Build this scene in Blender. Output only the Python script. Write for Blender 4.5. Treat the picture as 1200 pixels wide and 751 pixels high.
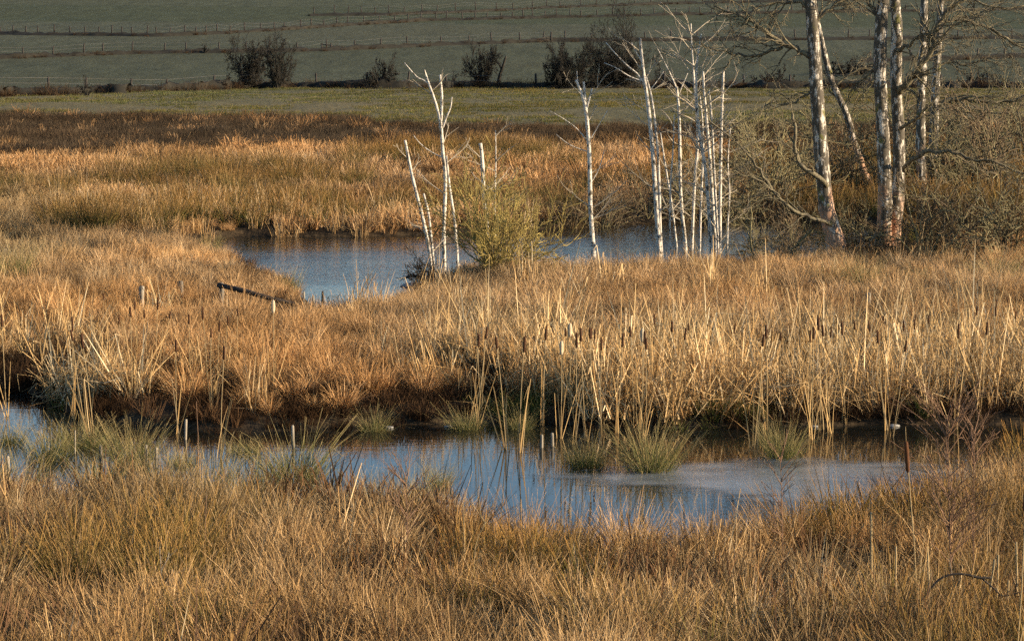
import bpy, math, random
import numpy as np
from mathutils import Vector, Matrix

# ------------------------------------------------------------------ camera, sky, sun, exposure
scene = bpy.context.scene
for o in list(bpy.data.objects):
    bpy.data.objects.remove(o)
C = scene.collection

FPX = 3200.0            # focal length in pixels of the 1200-wide photograph
HORIZON = 30.0          # row of the level horizon in the photograph
CAM_H = 5.5
PITCH = math.atan((375.5 - HORIZON) / FPX)

cam_data = bpy.data.cameras.new('camera')
cam = bpy.data.objects.new('camera', cam_data)
C.objects.link(cam)
cam.location = (0, 0, CAM_H)
cam.rotation_euler = (math.pi / 2 - PITCH, 0, 0)
cam_data.sensor_width = 36.0
cam_data.lens = 36.0 * FPX / 1200.0
cam_data.clip_start = 0.5
cam_data.clip_end = 6000
scene.camera = cam

SUN_EL = math.radians(16)
SUN_AZ = math.radians(102)      # clockwise from +Y: right of the camera and a little behind it
sun_dir = Vector((math.sin(SUN_AZ) * math.cos(SUN_EL), math.cos(SUN_AZ) * math.cos(SUN_EL), math.sin(SUN_EL)))
world = bpy.data.worlds.new('World')
scene.world = world
world.use_nodes = True
wn = world.node_tree.nodes
bg = wn['Background']
sky = wn.new('ShaderNodeTexSky')
sky.sky_type = 'NISHITA'
sky.sun_disc = False
sky.sun_elevation = SUN_EL
sky.sun_rotation = SUN_AZ
sky.altitude = 100
sky.air_density = 1.0
sky.dust_density = 0.4
sky.ozone_density = 3.0
world.node_tree.links.new(sky.outputs[0], bg.inputs[0])
bg.inputs[1].default_value = 0.09
sl = bpy.data.lights.new('sun', 'SUN')
sl.energy = 5.0
sl.angle = math.radians(0.5)
sl.color = (1.0, 0.81, 0.58)
so = bpy.data.objects.new('sun', sl)
C.objects.link(so)
so.location = (60, -20, 40)
so.rotation_euler = (-sun_dir).to_track_quat('-Z', 'Y').to_euler()

scene.view_settings.view_transform = 'Standard'
scene.view_settings.look = 'None'
scene.view_settings.gamma = 1
scene.view_settings.exposure = 1.05
scene.view_settings.use_curve_mapping = False
scene.cycles.use_denoising = False
scene.cycles.use_adaptive_sampling = True
scene.cycles.adaptive_threshold = 0.03
scene.cycles.max_bounces = 3
scene.cycles.diffuse_bounces = 1
scene.cycles.glossy_bounces = 2
scene.cycles.transmission_bounces = 2

rnd = random.Random(7)
rng = np.random.default_rng(11)

# ------------------------------------------------------------------ pixel <-> place
CP, SP = math.cos(PITCH), math.sin(PITCH)

def ray(px, py):
    u = (px - 600.0) / FPX
    v = (375.5 - py) / FPX
    return Vector((u, CP + v * SP, -SP + v * CP))

def at(px, py, z=0.0):
    d = ray(px, py)
    t = (z - CAM_H) / d.z
    return Vector((d.x * t, d.y * t, z))

def atY(px, py, Y):
    d = ray(px, py)
    t = Y / d.y
    return Vector((d.x * t, Y, CAM_H + d.z * t))

def mpp(Y):                 # metres per photo pixel at depth Y
    return Y / FPX

def project(X, Y, Z):
    dz = Z - CAM_H
    depth = Y * CP - dz * SP
    up = Y * SP + dz * CP
    return 600 + FPX * X / depth, 375.5 - FPX * up / depth

# ------------------------------------------------------------------ noise
LAT = rng.random((256, 256))

def vnoise(x, y):
    x = np.asarray(x, float); y = np.asarray(y, float)
    xi = np.floor(x).astype(int); yi = np.floor(y).astype(int)
    fx = x - xi; fy = y - yi
    fx = fx * fx * (3 - 2 * fx); fy = fy * fy * (3 - 2 * fy)
    a = LAT[xi & 255, yi & 255]; b = LAT[(xi + 1) & 255, yi & 255]
    c = LAT[xi & 255, (yi + 1) & 255]; d = LAT[(xi + 1) & 255, (yi + 1) & 255]
    return (a * (1 - fx) + b * fx) * (1 - fy) + (c * (1 - fx) + d * fx) * fy

def fbm(x, y, s, off=0.0, octv=3):
    t = 0.0; a = 1.0; n = 0.0
    for k in range(octv):
        t = t + a * vnoise(np.asarray(x) / s + off + 17.3 * k, np.asarray(y) / s + off * 1.7 + 5.1 * k)
        n += a; a *= 0.5; s = s * 0.5
    return t / n

# ------------------------------------------------------------------ water outlines (ground points)
def poly(pts):
    return np.array([[at(x, y).x, at(x, y).y] for x, y in pts])

FAR_POND = poly([(205, 286), (260, 278), (330, 277), (420, 277), (480, 275), (560, 272), (640, 268), (700, 265), (800, 260),
                 (900, 258), (1000, 262), (1100, 266), (1180, 270), (1190, 284), (1120, 292), (1060, 288), (1000, 306), (920, 318),
                 (840, 317), (760, 326), (680, 331), (625, 330), (590, 324), (545, 322), (508, 338), (485, 352),
                 (445, 366), (396, 376), (362, 374), (358, 352), (325, 328), (270, 306)])
CHANNEL = poly([(-160, 470), (-60, 455), (30, 458), (90, 486), (160, 500), (300, 508), (380, 503), (450, 500), (520, 498),
                (600, 492), (700, 500), (800, 503), (900, 499), (1000, 497), (1100, 497), (1200, 497), (1400, 495),
                (1400, 535), (1240, 552), (1180, 570), (1110, 604), (1040, 630), (940, 648), (850, 664), (740, 658),
                (620, 646), (560, 630), (500, 622), (430, 618), (380, 596), (310, 592), (230, 612), (150, 600),
                (70, 606), (0, 596), (-160, 580)])
ICE = poly([(610, 556), (700, 549), (800, 545), (880, 538), (960, 536), (1040, 540), (1110, 550), (1130, 580), (1090, 610),
            (1020, 630), (950, 626), (905, 604), (860, 584), (790, 577), (700, 571), (640, 565)])
PUDDLE = poly([(1085, 208), (1110, 206), (1135, 209), (1130, 213), (1100, 215), (1085, 212)])

def sdf(pl, X, Y):
    X = np.asarray(X, float); Y = np.asarray(Y, float)
    d = np.full(X.shape, 1e9); s = np.ones(X.shape, bool)
    n = len(pl)
    inside = np.zeros(X.shape, bool)
    for i in range(n):
        ax, ay = pl[i]; bx, by = pl[(i + 1) % n]
        ex, ey = bx - ax, by - ay
        wx, wy = X - ax, Y - ay
        t = np.clip((wx * ex + wy * ey) / (ex * ex + ey * ey), 0, 1)
        d = np.minimum(d, (wx - t * ex) ** 2 + (wy - t * ey) ** 2)
        cond = ((ay > Y) != (by > Y))
        with np.errstate(divide='ignore', invalid='ignore'):
            xi = ex * (Y - ay) / (ey if ey != 0 else 1e-9) + ax
        inside ^= cond & (X < xi)
    d = np.sqrt(d)
    return np.where(inside, -d, d)

def hill(Y):
    Y = np.asarray(Y, float)
    h = np.where(Y > 251, 0.04 * (Y - 251), 0)
    h = h + np.where(Y > 480, 0.00004 * (np.minimum(Y, 760) - 480) ** 2, 0)
    return np.where(Y > 760, 0.04 * 509 + 0.00004 * 280 ** 2, h)

def ground(X, Y):
    X = np.asarray(X, float); Y = np.asarray(Y, float)
    wob = (fbm(X, Y, 2.2, 3.0) - 0.5) * 1.3
    z = 0.10 + 0.22 * fbm(X, Y, 3.0, 1.0) + 0.25 * np.clip((Y - 66) / 30, 0, 1) * fbm(X, Y, 9, 8.0)
    near = (Y < 260)
    z = np.where(near, z, 0.2)
    rise = np.clip((25 - Y) / 12, 0, 1) * 0.25
    z = z + rise
    for pl in (FAR_POND, CHANNEL, PUDDLE):
        m = near & (X > pl[:, 0].min() - 4) & (X < pl[:, 0].max() + 4) & (Y > pl[:, 1].min() - 4) & (Y < pl[:, 1].max() + 4)
        if not m.any():
            continue
        k = 0.35 if len(pl) > 8 else 0.05
        d = sdf(pl, X[m], Y[m]) + wob[m] * k
        zz = z[m]
        f = np.clip(d / 0.9, -0.6, 1)
        z[m] = np.where(f > 0, 0.02 + (zz - 0.02) * np.sqrt(np.clip(f, 0, 1)), np.clip(d * 0.45, -0.5, 0) - 0.03)
    roll = 0.9 * (fbm(X, Y, 120, 2.0) - 0.5) + 0.25 * (fbm(X, Y, 25, 5.0) - 0.5)
    z = z + hill(Y) + roll * np.clip((Y - 270) / 60, 0, 1)
    return z

def gz(x, y):
    return float(ground(np.array([x]), np.array([y]))[0])

def hit(px, py, y0=15.0, y1=1200.0):
    """where the sight line through a pixel meets the land"""
    d = ray(px, py)
    n = 1600
    Y = np.geomspace(y0, y1, n)
    X = d.x / d.y * Y
    Z = CAM_H + d.z / d.y * Y
    g = ground(X, Y)
    below = np.nonzero(Z <= g)[0]
    i = below[0] if len(below) else n - 1
    return Vector((X[i], Y[i], g[i]))

def in_pond(X, Y):
    return np.minimum(sdf(FAR_POND, X, Y), sdf(CHANNEL, X, Y))

# ------------------------------------------------------------------ materials
def new_mat(name):
    m = bpy.data.materials.new(name)
    m.use_nodes = True
    nt = m.node_tree
    nt.nodes.clear()
    out = nt.nodes.new('ShaderNodeOutputMaterial')
    return m, nt, out

def N(nt, kind, **kw):
    n = nt.nodes.new(kind)
    for k, v in kw.items():
        setattr(n, k, v)
    return n

def ramp(nt, stops, src):
    r = N(nt, 'ShaderNodeValToRGB')
    el = r.color_ramp.elements
    while len(el) < len(stops):
        el.new(0.5)
    for e, (p, c) in zip(el, stops):
        e.position = p
        e.color = (*c, 1)
    nt.links.new(src, r.inputs[0])
    return r.outputs[0]

def mixc(nt, blend, fac, a, b):
    m = N(nt, 'ShaderNodeMix', data_type='RGBA', blend_type=blend)
    def put(sock, v):
        if isinstance(v, (int, float)):
            sock.default_value = v
        elif isinstance(v, tuple):
            sock.default_value = (*v, 1)
        else:
            nt.links.new(v, sock)
    put(m.inputs[0], fac); put(m.inputs[6], a); put(m.inputs[7], b)
    return m.outputs[2]

def noise(nt, vec, scale, detail=4, rough=0.55):
    n = N(nt, 'ShaderNodeTexNoise')
    n.inputs['Scale'].default_value = scale
    n.inputs['Detail'].default_value = detail
    n.inputs['Roughness'].default_value = rough
    if vec is not None:
        nt.links.new(vec, n.inputs['Vector'])
    return n.outputs['Fac']

def mapping(nt, vec, scale):
    m = N(nt, 'ShaderNodeMapping')
    m.inputs['Scale'].default_value = scale
    nt.links.new(vec, m.inputs[0])
    return m.outputs[0]

def blade_mat(name, stops, tip, tip_from=0.7, transl=0.12, use_tint=True, gloss=0.05):
    """dry or green blades: each blade takes its colour from 'bv', tips turn to another colour"""
    m, nt, out = new_mat(name)
    bv = N(nt, 'ShaderNodeAttribute', attribute_name='bv')
    ht = N(nt, 'ShaderNodeAttribute', attribute_name='ht')
    col = ramp(nt, stops, bv.outputs['Fac'])
    tf = N(nt, 'ShaderNodeMapRange')
    tf.inputs[1].default_value = tip_from
    tf.inputs[2].default_value = 1.0
    tf.inputs[3].default_value = 0.0
    tf.inputs[4].default_value = 0.85
    nt.links.new(ht.outputs['Fac'], tf.inputs[0])
    col = mixc(nt, 'MIX', tf.outputs[0], col, tip)
    if use_tint:
        ti = N(nt, 'ShaderNodeAttribute', attribute_name='tint', attribute_type='INSTANCER')
        col = mixc(nt, 'MULTIPLY', 1.0, col, ti.outputs['Color'])
    d = N(nt, 'ShaderNodeBsdfDiffuse')
    t = N(nt, 'ShaderNodeBsdfTranslucent')
    nt.links.new(col, d.inputs[0]); nt.links.new(col, t.inputs[0])
    mx = N(nt, 'ShaderNodeMixShader')
    mx.inputs[0].default_value = transl
    nt.links.new(d.outputs[0], mx.inputs[1]); nt.links.new(t.outputs[0], mx.inputs[2])
    nt.links.new(mx.outputs[0], out.inputs[0])
    return m

M = {}
M['straw'] = blade_mat('dry_straw', [(0.0, (0.055, 0.034, 0.017)), (0.28, (0.25, 0.15, 0.07)), (0.6, (0.50, 0.335, 0.185)), (1.0, (0.76, 0.60, 0.40))],
                       (0.48, 0.32, 0.165), 0.8)
M['brown_grass'] = blade_mat('brown_grass', [(0.0, (0.04, 0.03, 0.015)), (0.32, (0.19, 0.12, 0.055)), (0.65, (0.42, 0.28, 0.145)), (1.0, (0.72, 0.56, 0.36))],
                             (0.42, 0.285, 0.15), 0.75)
M['reed_leaf'] = blade_mat('dead_reed_leaf', [(0.0, (0.09, 0.052, 0.024)), (0.3, (0.32, 0.20, 0.09)), (0.65, (0.55, 0.39, 0.20)), (1.0, (0.80, 0.67, 0.46))],
                           (0.50, 0.34, 0.17), 0.8, 0.15)
M['rush'] = blade_mat('green_rush', [(0.0, (0.05, 0.065, 0.025)), (0.5, (0.105, 0.125, 0.045)), (0.85, (0.19, 0.19, 0.075)), (1.0, (0.38, 0.29, 0.13))],
                      (0.34, 0.22, 0.095), 0.45, 0.15)
M['rush_thing'] = blade_mat('green_rush_tussock', [(0.0, (0.045, 0.056, 0.02)), (0.45, (0.11, 0.125, 0.04)), (0.7, (0.22, 0.20, 0.075)), (1.0, (0.52, 0.37, 0.17))],
                            (0.44, 0.32, 0.15), 0.5, 0.15, False)
M['green_bank'] = blade_mat('green_bank_grass', [(0.0, (0.05, 0.08, 0.02)), (0.6, (0.12, 0.15, 0.04)), (1.0, (0.28, 0.24, 0.10))],
                            (0.30, 0.24, 0.10), 0.6, 0.2)
M['heath'] = blade_mat('dark_heath', [(0.0, (0.06, 0.036, 0.022)), (0.6, (0.13, 0.075, 0.042)), (1.0, (0.26, 0.155, 0.075))],
                       (0.17, 0.095, 0.05), 0.6, 0.1)
M['reed_thing'] = blade_mat('dead_cattail_leaf', [(0.0, (0.30, 0.18, 0.07)), (0.5, (0.48, 0.32, 0.14)), (1.0, (0.66, 0.50, 0.28))],
                            (0.50, 0.33, 0.15), 0.8, 0.2, False)

def simple_mat(name, colour, rough=0.8, vary=0.35, scale=20.0, second=None, stretch=(1, 1, 1), bump=0.0):
    m, nt, out = new_mat(name)
    tc = N(nt, 'ShaderNodeTexCoord')
    v = mapping(nt, tc.outputs['Object'], stretch)
    f = noise(nt, v, scale)
    second = second or tuple(c * (1 - vary) for c in colour)
    col = ramp(nt, [(0.3, second), (0.7, colour)], f)
    p = N(nt, 'ShaderNodeBsdfPrincipled')
    p.inputs['Roughness'].default_value = rough
    p.inputs['Specular IOR Level'].default_value = 0.25
    nt.links.new(col, p.inputs['Base Color'])
    if bump:
        b = N(nt, 'ShaderNodeBump')
        b.inputs['Strength'].default_value = bump
        b.inputs['Distance'].default_value = 0.02
        nt.links.new(f, b.inputs['Height'])
        nt.links.new(b.outputs[0], p.inputs['Normal'])
    nt.links.new(p.outputs[0], out.inputs[0])
    return m

M['twig'] = simple_mat('scrub_twig', (0.21, 0.15, 0.082), vary=0.6, scale=3)
M['twig_olive'] = simple_mat('olive_twig', (0.28, 0.235, 0.115), vary=0.55, scale=3)
M['twig_dark'] = simple_mat('dark_twig', (0.045, 0.036, 0.026), vary=0.4, scale=2)
M['twig_hedge'] = simple_mat('hawthorn_twig', (0.04, 0.034, 0.024), vary=0.4, scale=1)
M['twig_yellow'] = simple_mat('yellow_willow_twig', (0.50, 0.38, 0.11), second=(0.13, 0.09, 0.032), scale=4)
M['twig_pale'] = simple_mat('pale_dead_twig', (0.55, 0.46, 0.33), vary=0.4, scale=6)
M['twig_red'] = simple_mat('red_brown_twig', (0.26, 0.15, 0.085), vary=0.45, scale=6)
M['head'] = simple_mat('cattail_brown_head', (0.075, 0.032, 0.014), 0.95, 0.4, 60)
M['head_rust'] = simple_mat('cattail_rust_head', (0.12, 0.05, 0.02), 0.95, 0.35, 60)
M['fluff'] = simple_mat('cattail_fluff', (0.55, 0.43, 0.28), 1.0, 0.3, 60)
M['stalk'] = simple_mat('dry_stalk', (0.46, 0.33, 0.16), vary=0.45, scale=8)
M['old_wood'] = simple_mat('weathered_wood', (0.20, 0.17, 0.13), 0.85, 0.6, 9, stretch=(1, 1, 0.15), bump=0.5)
M['dark_wood'] = simple_mat('dark_wet_wood', (0.045, 0.036, 0.028), 0.7, 0.5, 9, bump=0.4)
M['pale_wood'] = simple_mat('bleached_wood', (0.40, 0.34, 0.25), 0.85, 0.6, 14, stretch=(1, 1, 0.2), bump=0.3)
M['stone'] = simple_mat('pale_stone', (0.42, 0.40, 0.35), 0.85, 0.45, 12, bump=0.5)
M['wire'] = simple_mat('fence_wire', (0.16, 0.15, 0.14), 0.6, 0.2, 5)
M['bank'] = simple_mat('hedge_bank_earth', (0.035, 0.031, 0.021), 0.95, 0.5, 1.2, bump=0.8)

def birch_mat(name, white, grey, base_red, dark=0.45, scale=1.0):
    """peeling birch bark: pale with dark rings and patches, bare reddish wood low down"""
    m, nt, out = new_mat(name)
    tc = N(nt, 'ShaderNodeTexCoord')
    ob = tc.outputs['Object']
    rings = noise(nt, mapping(nt, ob, (4 * scale, 4 * scale, 26 * scale)), 1.0, 3, 0.6)
    patch = noise(nt, mapping(nt, ob, (11 * scale, 11 * scale, 3.6 * scale)), 1.0, 5, 0.65)
    fine = noise(nt, ob, 38 * scale, 3)
    col = ramp(nt, [(0.25, grey), (0.62, white)], fine)
    rm = ramp(nt, [(0.60, (0, 0, 0)), (0.66, (1, 1, 1))], rings)
    col = mixc(nt, 'MIX', rm, col, (0.07, 0.055, 0.04))
    pm = ramp(nt, [(1.0 - dark - 0.04, (0, 0, 0)), (1.0 - dark + 0.04, (1, 1, 1))], patch)
    col = mixc(nt, 'MIX', pm, col, (0.085, 0.07, 0.048))
    if base_red:
        sx = N(nt, 'ShaderNodeSeparateXYZ')
        nt.links.new(ob, sx.inputs[0])
        mr = N(nt, 'ShaderNodeMapRange')
        mr.inputs[1].default_value = 3.6
        mr.inputs[2].default_value = 0.6
        nt.links.new(sx.outputs['Z'], mr.inputs[0])
        rn = noise(nt, mapping(nt, ob, (3, 3, 1.3)), 1.0, 3)
        ad = N(nt, 'ShaderNodeMath', operation='MULTIPLY')
        nt.links.new(mr.outputs[0], ad.inputs[0]); nt.links.new(rn, ad.inputs[1])
        rmask = ramp(nt, [(0.36, (0, 0, 0)), (0.46, (1, 1, 1))], ad.outputs[0])
        col = mixc(nt, 'MIX', rmask, col, (0.42, 0.24, 0.14))
        moss = noise(nt, mapping(nt, ob, (2.3, 2.3, 1.7)), 1.3, 4)
        mm = ramp(nt, [(0.62, (0, 0, 0)), (0.68, (1, 1, 1))], moss)
        col = mixc(nt, 'MIX', mm, col, (0.13, 0.12, 0.035))
    p = N(nt, 'ShaderNodeBsdfPrincipled')
    p.inputs['Roughness'].default_value = 0.75
    p.inputs['Specular IOR Level'].default_value = 0.25
    nt.links.new(col, p.inputs['Base Color'])
    b = N(nt, 'ShaderNodeBump')
    b.inputs['Strength'].default_value = 0.7
    b.inputs['Distance'].default_value = 0.03
    nt.links.new(patch, b.inputs['Height'])
    nt.links.new(b.outputs[0], p.inputs['Normal'])
    nt.links.new(p.outputs[0], out.inputs[0])
    return m

M['birch'] = birch_mat('old_birch_bark', (0.74, 0.66, 0.54), (0.36, 0.30, 0.21), True, 0.555)
M['dead_birch'] = birch_mat('dead_white_birch_bark', (0.72, 0.655, 0.55), (0.40, 0.34, 0.26), False, 0.43, 1.5)
M['limb'] = birch_mat('birch_limb_bark', (0.21, 0.175, 0.10), (0.09, 0.075, 0.042), False, 0.45, 1.5)

def water_mat(name, ripple, rscale, rough, dist=0.05):
    m, nt, out = new_mat(name)
    tc = N(nt, 'ShaderNodeTexCoord')
    v = mapping(nt, tc.outputs['Object'], (rscale * 0.6, rscale * 1.6, 1))
    f = noise(nt, v, 1.0, 3, 0.6)
    cov = ramp(nt, [(0.35, (0.45, 0.45, 0.45)), (0.65, (1, 1, 1))], noise(nt, mapping(nt, tc.outputs['Object'], (0.12, 0.35, 1)), 1.0, 2))
    mu = N(nt, 'ShaderNodeMath', operation='MULTIPLY')
    nt.links.new(f, mu.inputs[0]); nt.links.new(cov, mu.inputs[1])
    b = N(nt, 'ShaderNodeBump')
    b.inputs['Strength'].default_value = ripple
    b.inputs['Distance'].default_value = dist
    nt.links.new(mu.outputs[0], b.inputs['Height'])
    p = N(nt, 'ShaderNodeBsdfPrincipled')
    p.inputs['Base Color'].default_value = (0.012, 0.012, 0.009, 1)
    p.inputs['Roughness'].default_value = rough
    p.inputs['IOR'].default_value = 1.333
    nt.links.new(b.outputs[0], p.inputs['Normal'])
    nt.links.new(p.outputs[0], out.inputs[0])
    return m

M['pond'] = water_mat('rippled_pond_water', 0.5, 5.0, 0.07, 0.03)
M['still'] = water_mat('still_marsh_water', 0.05, 3.0, 0.02)

def ice_mat():
    m, nt, out = new_mat('thin_grey_ice')
    tc = N(nt, 'ShaderNodeTexCoord')
    f = noise(nt, mapping(nt, tc.outputs['Object'], (0.9, 2.2, 1)), 1.0, 5)
    col = ramp(nt, [(0.3, (0.11, 0.125, 0.13)), (0.7, (0.22, 0.24, 0.25))], f)
    s = noise(nt, mapping(nt, tc.outputs['Object'], (5, 14, 1)), 1.0, 2)
    col = mixc(nt, 'MIX', ramp(nt, [(0.70, (0, 0, 0)), (0.74, (1, 1, 1))], s), col, (0.55, 0.56, 0.57))
    p = N(nt, 'ShaderNodeBsdfPrincipled')
    nt.links.new(col, p.inputs['Base Color'])
    p.inputs['Roughness'].default_value = 0.18
    cv = N(nt, 'ShaderNodeAttribute', attribute_name='cover')
    ad = N(nt, 'ShaderNodeMath', operation='ADD')
    nt.links.new(cv.outputs['Fac'], ad.inputs[0]); nt.links.new(f, ad.inputs[1])
    k = ramp(nt, [(0.40, (0, 0, 0)), (1.05, (0.9, 0.9, 0.9))], ad.outputs[0])
    tr = N(nt, 'ShaderNodeBsdfTransparent')
    mx = N(nt, 'ShaderNodeMixShader')
    nt.links.new(k, mx.inputs[0])
    nt.links.new(tr.outputs[0], mx.inputs[1]); nt.links.new(p.outputs[0], mx.inputs[2])
    nt.links.new(mx.outputs[0], out.inputs[0])
    return m

M['ice'] = ice_mat()

def ground_mat():
    m, nt, out = new_mat('marsh_and_field_ground')
    g = N(nt, 'ShaderNodeNewGeometry')
    pos = g.outputs['Position']
    zone = N(nt, 'ShaderNodeAttribute', attribute_name='zone')      # 0 peat, 1 near pasture, 2 hill pasture
    tone = N(nt, 'ShaderNodeAttribute', attribute_name='tone')
    peat = ramp(nt, [(0.3, (0.022, 0.016, 0.010)), (0.7, (0.07, 0.048, 0.026))], noise(nt, pos, 2.5, 5))
    n1 = noise(nt, mapping(nt, pos, (0.9, 0.22, 1)), 1.0, 6, 0.7)
    n2 = noise(nt, mapping(nt, pos, (0.05, 0.02, 1)), 1.0, 3)
    past = ramp(nt, [(0.28, (0.055, 0.048, 0.024)), (0.5, (0.105, 0.095, 0.044)), (0.75, (0.15, 0.132, 0.064))], n1)
    past = mixc(nt, 'MIX', ramp(nt, [(0.40, (0, 0, 0)), (0.62, (1, 1, 1))], n2), past, (0.15, 0.12, 0.058))
    n3 = noise(nt, mapping(nt, pos, (0.5, 0.09, 1)), 1.0, 6, 0.7)
    hillc = ramp(nt, [(0.25, (0.034, 0.038, 0.021)), (0.5, (0.064, 0.069, 0.039)), (0.78, (0.10, 0.104, 0.06))], n3)
    n4 = noise(nt, mapping(nt, pos, (0.02, 0.012, 1)), 1.0, 3)
    hillc = mixc(nt, 'MIX', ramp(nt, [(0.35, (0, 0, 0)), (0.7, (0.6, 0.6, 0.6))], n4), hillc, (0.07, 0.068, 0.036))
    hillc = mixc(nt, 'MULTIPLY', 1.0, hillc, tone.outputs['Color'])
    a = N(nt, 'ShaderNodeMapRange'); a.inputs[1].default_value = 0; a.inputs[2].default_value = 1
    nt.links.new(zone.outputs['Fac'], a.inputs[0])
    b = N(nt, 'ShaderNodeMapRange'); b.inputs[1].default_value = 1; b.inputs[2].default_value = 2
    nt.links.new(zone.outputs['Fac'], b.inputs[0])
    col = mixc(nt, 'MIX', a.outputs[0], peat, past)
    col = mixc(nt, 'MIX', b.outputs[0], col, hillc)
    p = N(nt, 'ShaderNodeBsdfPrincipled')
    p.inputs['Roughness'].default_value = 0.95
    p.inputs['Specular IOR Level'].default_value = 0.1
    nt.links.new(col, p.inputs['Base Color'])
    bu = N(nt, 'ShaderNodeBump')
    bu.inputs['Strength'].default_value = 0.6
    bu.inputs['Distance'].default_value = 0.25
    nt.links.new(noise(nt, mapping(nt, pos, (1.2, 0.5, 1)), 1.0, 5, 0.7), bu.inputs['Height'])
    nt.links.new(bu.outputs[0], p.inputs['Normal'])
    nt.links.new(p.outputs[0], out.inputs[0])
    return m

M['ground'] = ground_mat()

# ------------------------------------------------------------------ object helpers
def tag(o, label=None, cat=None, group=None, kind=None):
    if label: o['label'] = label
    if cat: o['category'] = cat
    if group: o['group'] = group
    if kind: o['kind'] = kind
    return o

def empty(name, loc, label, cat, group=None):
    o = bpy.data.objects.new(name, None)
    C.objects.link(o)
    o.location = loc
    o.empty_display_size = 0.2
    return tag(o, label, cat, group)

class MB:
    """collects tubes, blades and boxes in world space, builds one mesh object"""
    def __init__(self):
        self.v = []; self.f = []

    def tube(self, pts, rad, sides=6, cap=True, rough=0.0):
        n = len(pts)
        base = len(self.v)
        ref = Vector((0.31, 0.95, 0.07))
        for i in range(n):
            p = pts[i]
            t = (pts[min(i + 1, n - 1)] - pts[max(i - 1, 0)])
            if t.length < 1e-9:
                t = Vector((0, 0, 1))
            t.normalize()
            a = t.cross(ref)
            if a.length < 1e-3:
                a = t.cross(Vector((1, 0, 0)))
            a.normalize()
            b = t.cross(a)
            r = rad[i]
            for k in range(sides):
                an = 2 * math.pi * k / sides
                rr = r * (1 + rough * (rnd.random() - 0.5)) if rough else r
                c, s = math.cos(an) * rr, math.sin(an) * rr
                self.v.append((p.x + a.x * c + b.x * s, p.y + a.y * c + b.y * s, p.z + a.z * c + b.z * s))
        for i in range(n - 1):
            for k in range(sides):
                k2 = (k + 1) % sides
                self.f.append((base + i * sides + k, base + i * sides + k2, base + (i + 1) * sides + k2, base + (i + 1) * sides + k))
        if cap:
            self.f.append(tuple(base + k for k in range(sides))[::-1])
            self.f.append(tuple(base + (n - 1) * sides + k for k in range(sides)))

    def mesh(self, name, origin=Vector((0, 0, 0)), smooth=True):
        me = bpy.data.meshes.new(name)
        v = np.array(self.v, dtype=float) - np.array(origin)
        me.from_pydata(v.tolist(), [], self.f)
        if smooth:
            me.polygons.foreach_set('use_smooth', np.ones(len(me.polygons), bool))
        me.update()
        return me

    def build(self, name, mat, parent=None, smooth=True):
        org = parent_world(parent) if parent else Vector((0, 0, 0))
        me = self.mesh(name, org, smooth)
        me.materials.append(mat)
        o = bpy.data.objects.new(name, me)
        C.objects.link(o)
        o.parent = parent
        return o

def parent_world(o):
    p = Vector(o.location)
    while o.parent:
        o = o.parent
        p += o.location
    return p

def smooth_path(pts, per=4):
    """Catmull-Rom through the given points"""
    P = [pts[0]] + list(pts) + [pts[-1]]
    out = []
    for i in range(1, len(P) - 2):
        for k in range(per):
            t = k / per
            a, b, c, d = P[i - 1], P[i], P[i + 1], P[i + 2]
            out.append(0.5 * ((2 * b) + (c - a) * t + (2 * a - 5 * b + 4 * c - d) * t * t + (3 * b - a - 3 * c + d) * t ** 3))
    out.append(pts[-1].copy())
    return out

def lerp_list(vals, n):
    return list(np.interp(np.linspace(0, len(vals) - 1, n), range(len(vals)), vals))

def rdir(r, up=0.0):
    v = Vector((r.gauss(0, 1), r.gauss(0, 1), r.gauss(0, 1) + up))
    return v.normalized()

def grow(mb, p, d, length, rad, depth, r, kids=4, spread=0.9, gravity=0.0, wob=0.25, shrink=0.62, minr=0.003, sides=4, nseg=4, tips=None):
    """one branch and, from it, its side branches"""
    pts = [p.copy()]; rads = [rad]
    q = p.copy(); dd = d.normalized()
    seg = length / nseg
    for i in range(nseg):
        dd = (dd + rdir(r) * wob + Vector((0, 0, gravity))).normalized()
        q = q + dd * seg
        pts.append(q.copy())
        rads.append(max(minr * 0.7, rad * (1 - 0.72 * (i + 1) / nseg)))
    mb.tube(pts, rads, sides if depth > 0 else 3, cap=False)
    if depth <= 0:
        return
    for k in range(kids):
        f = 0.25 + 0.75 * (k + r.random()) / kids
        i = min(int(f * nseg), nseg - 1)
        t = f * nseg - i
        bp = pts[i].lerp(pts[i + 1], t)
        bd = (pts[i + 1] - pts[i]).normalized()
        nd = (bd + rdir(r) * spread).normalized()
        grow(mb, bp, nd, length * shrink * (0.65 + 0.6 * r.random()) * (1.15 - 0.5 * f), max(minr, rad * 0.5), depth - 1, r,
             kids, spread, gravity, wob, shrink, minr, sides, max(3, nseg - 1))

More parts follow.
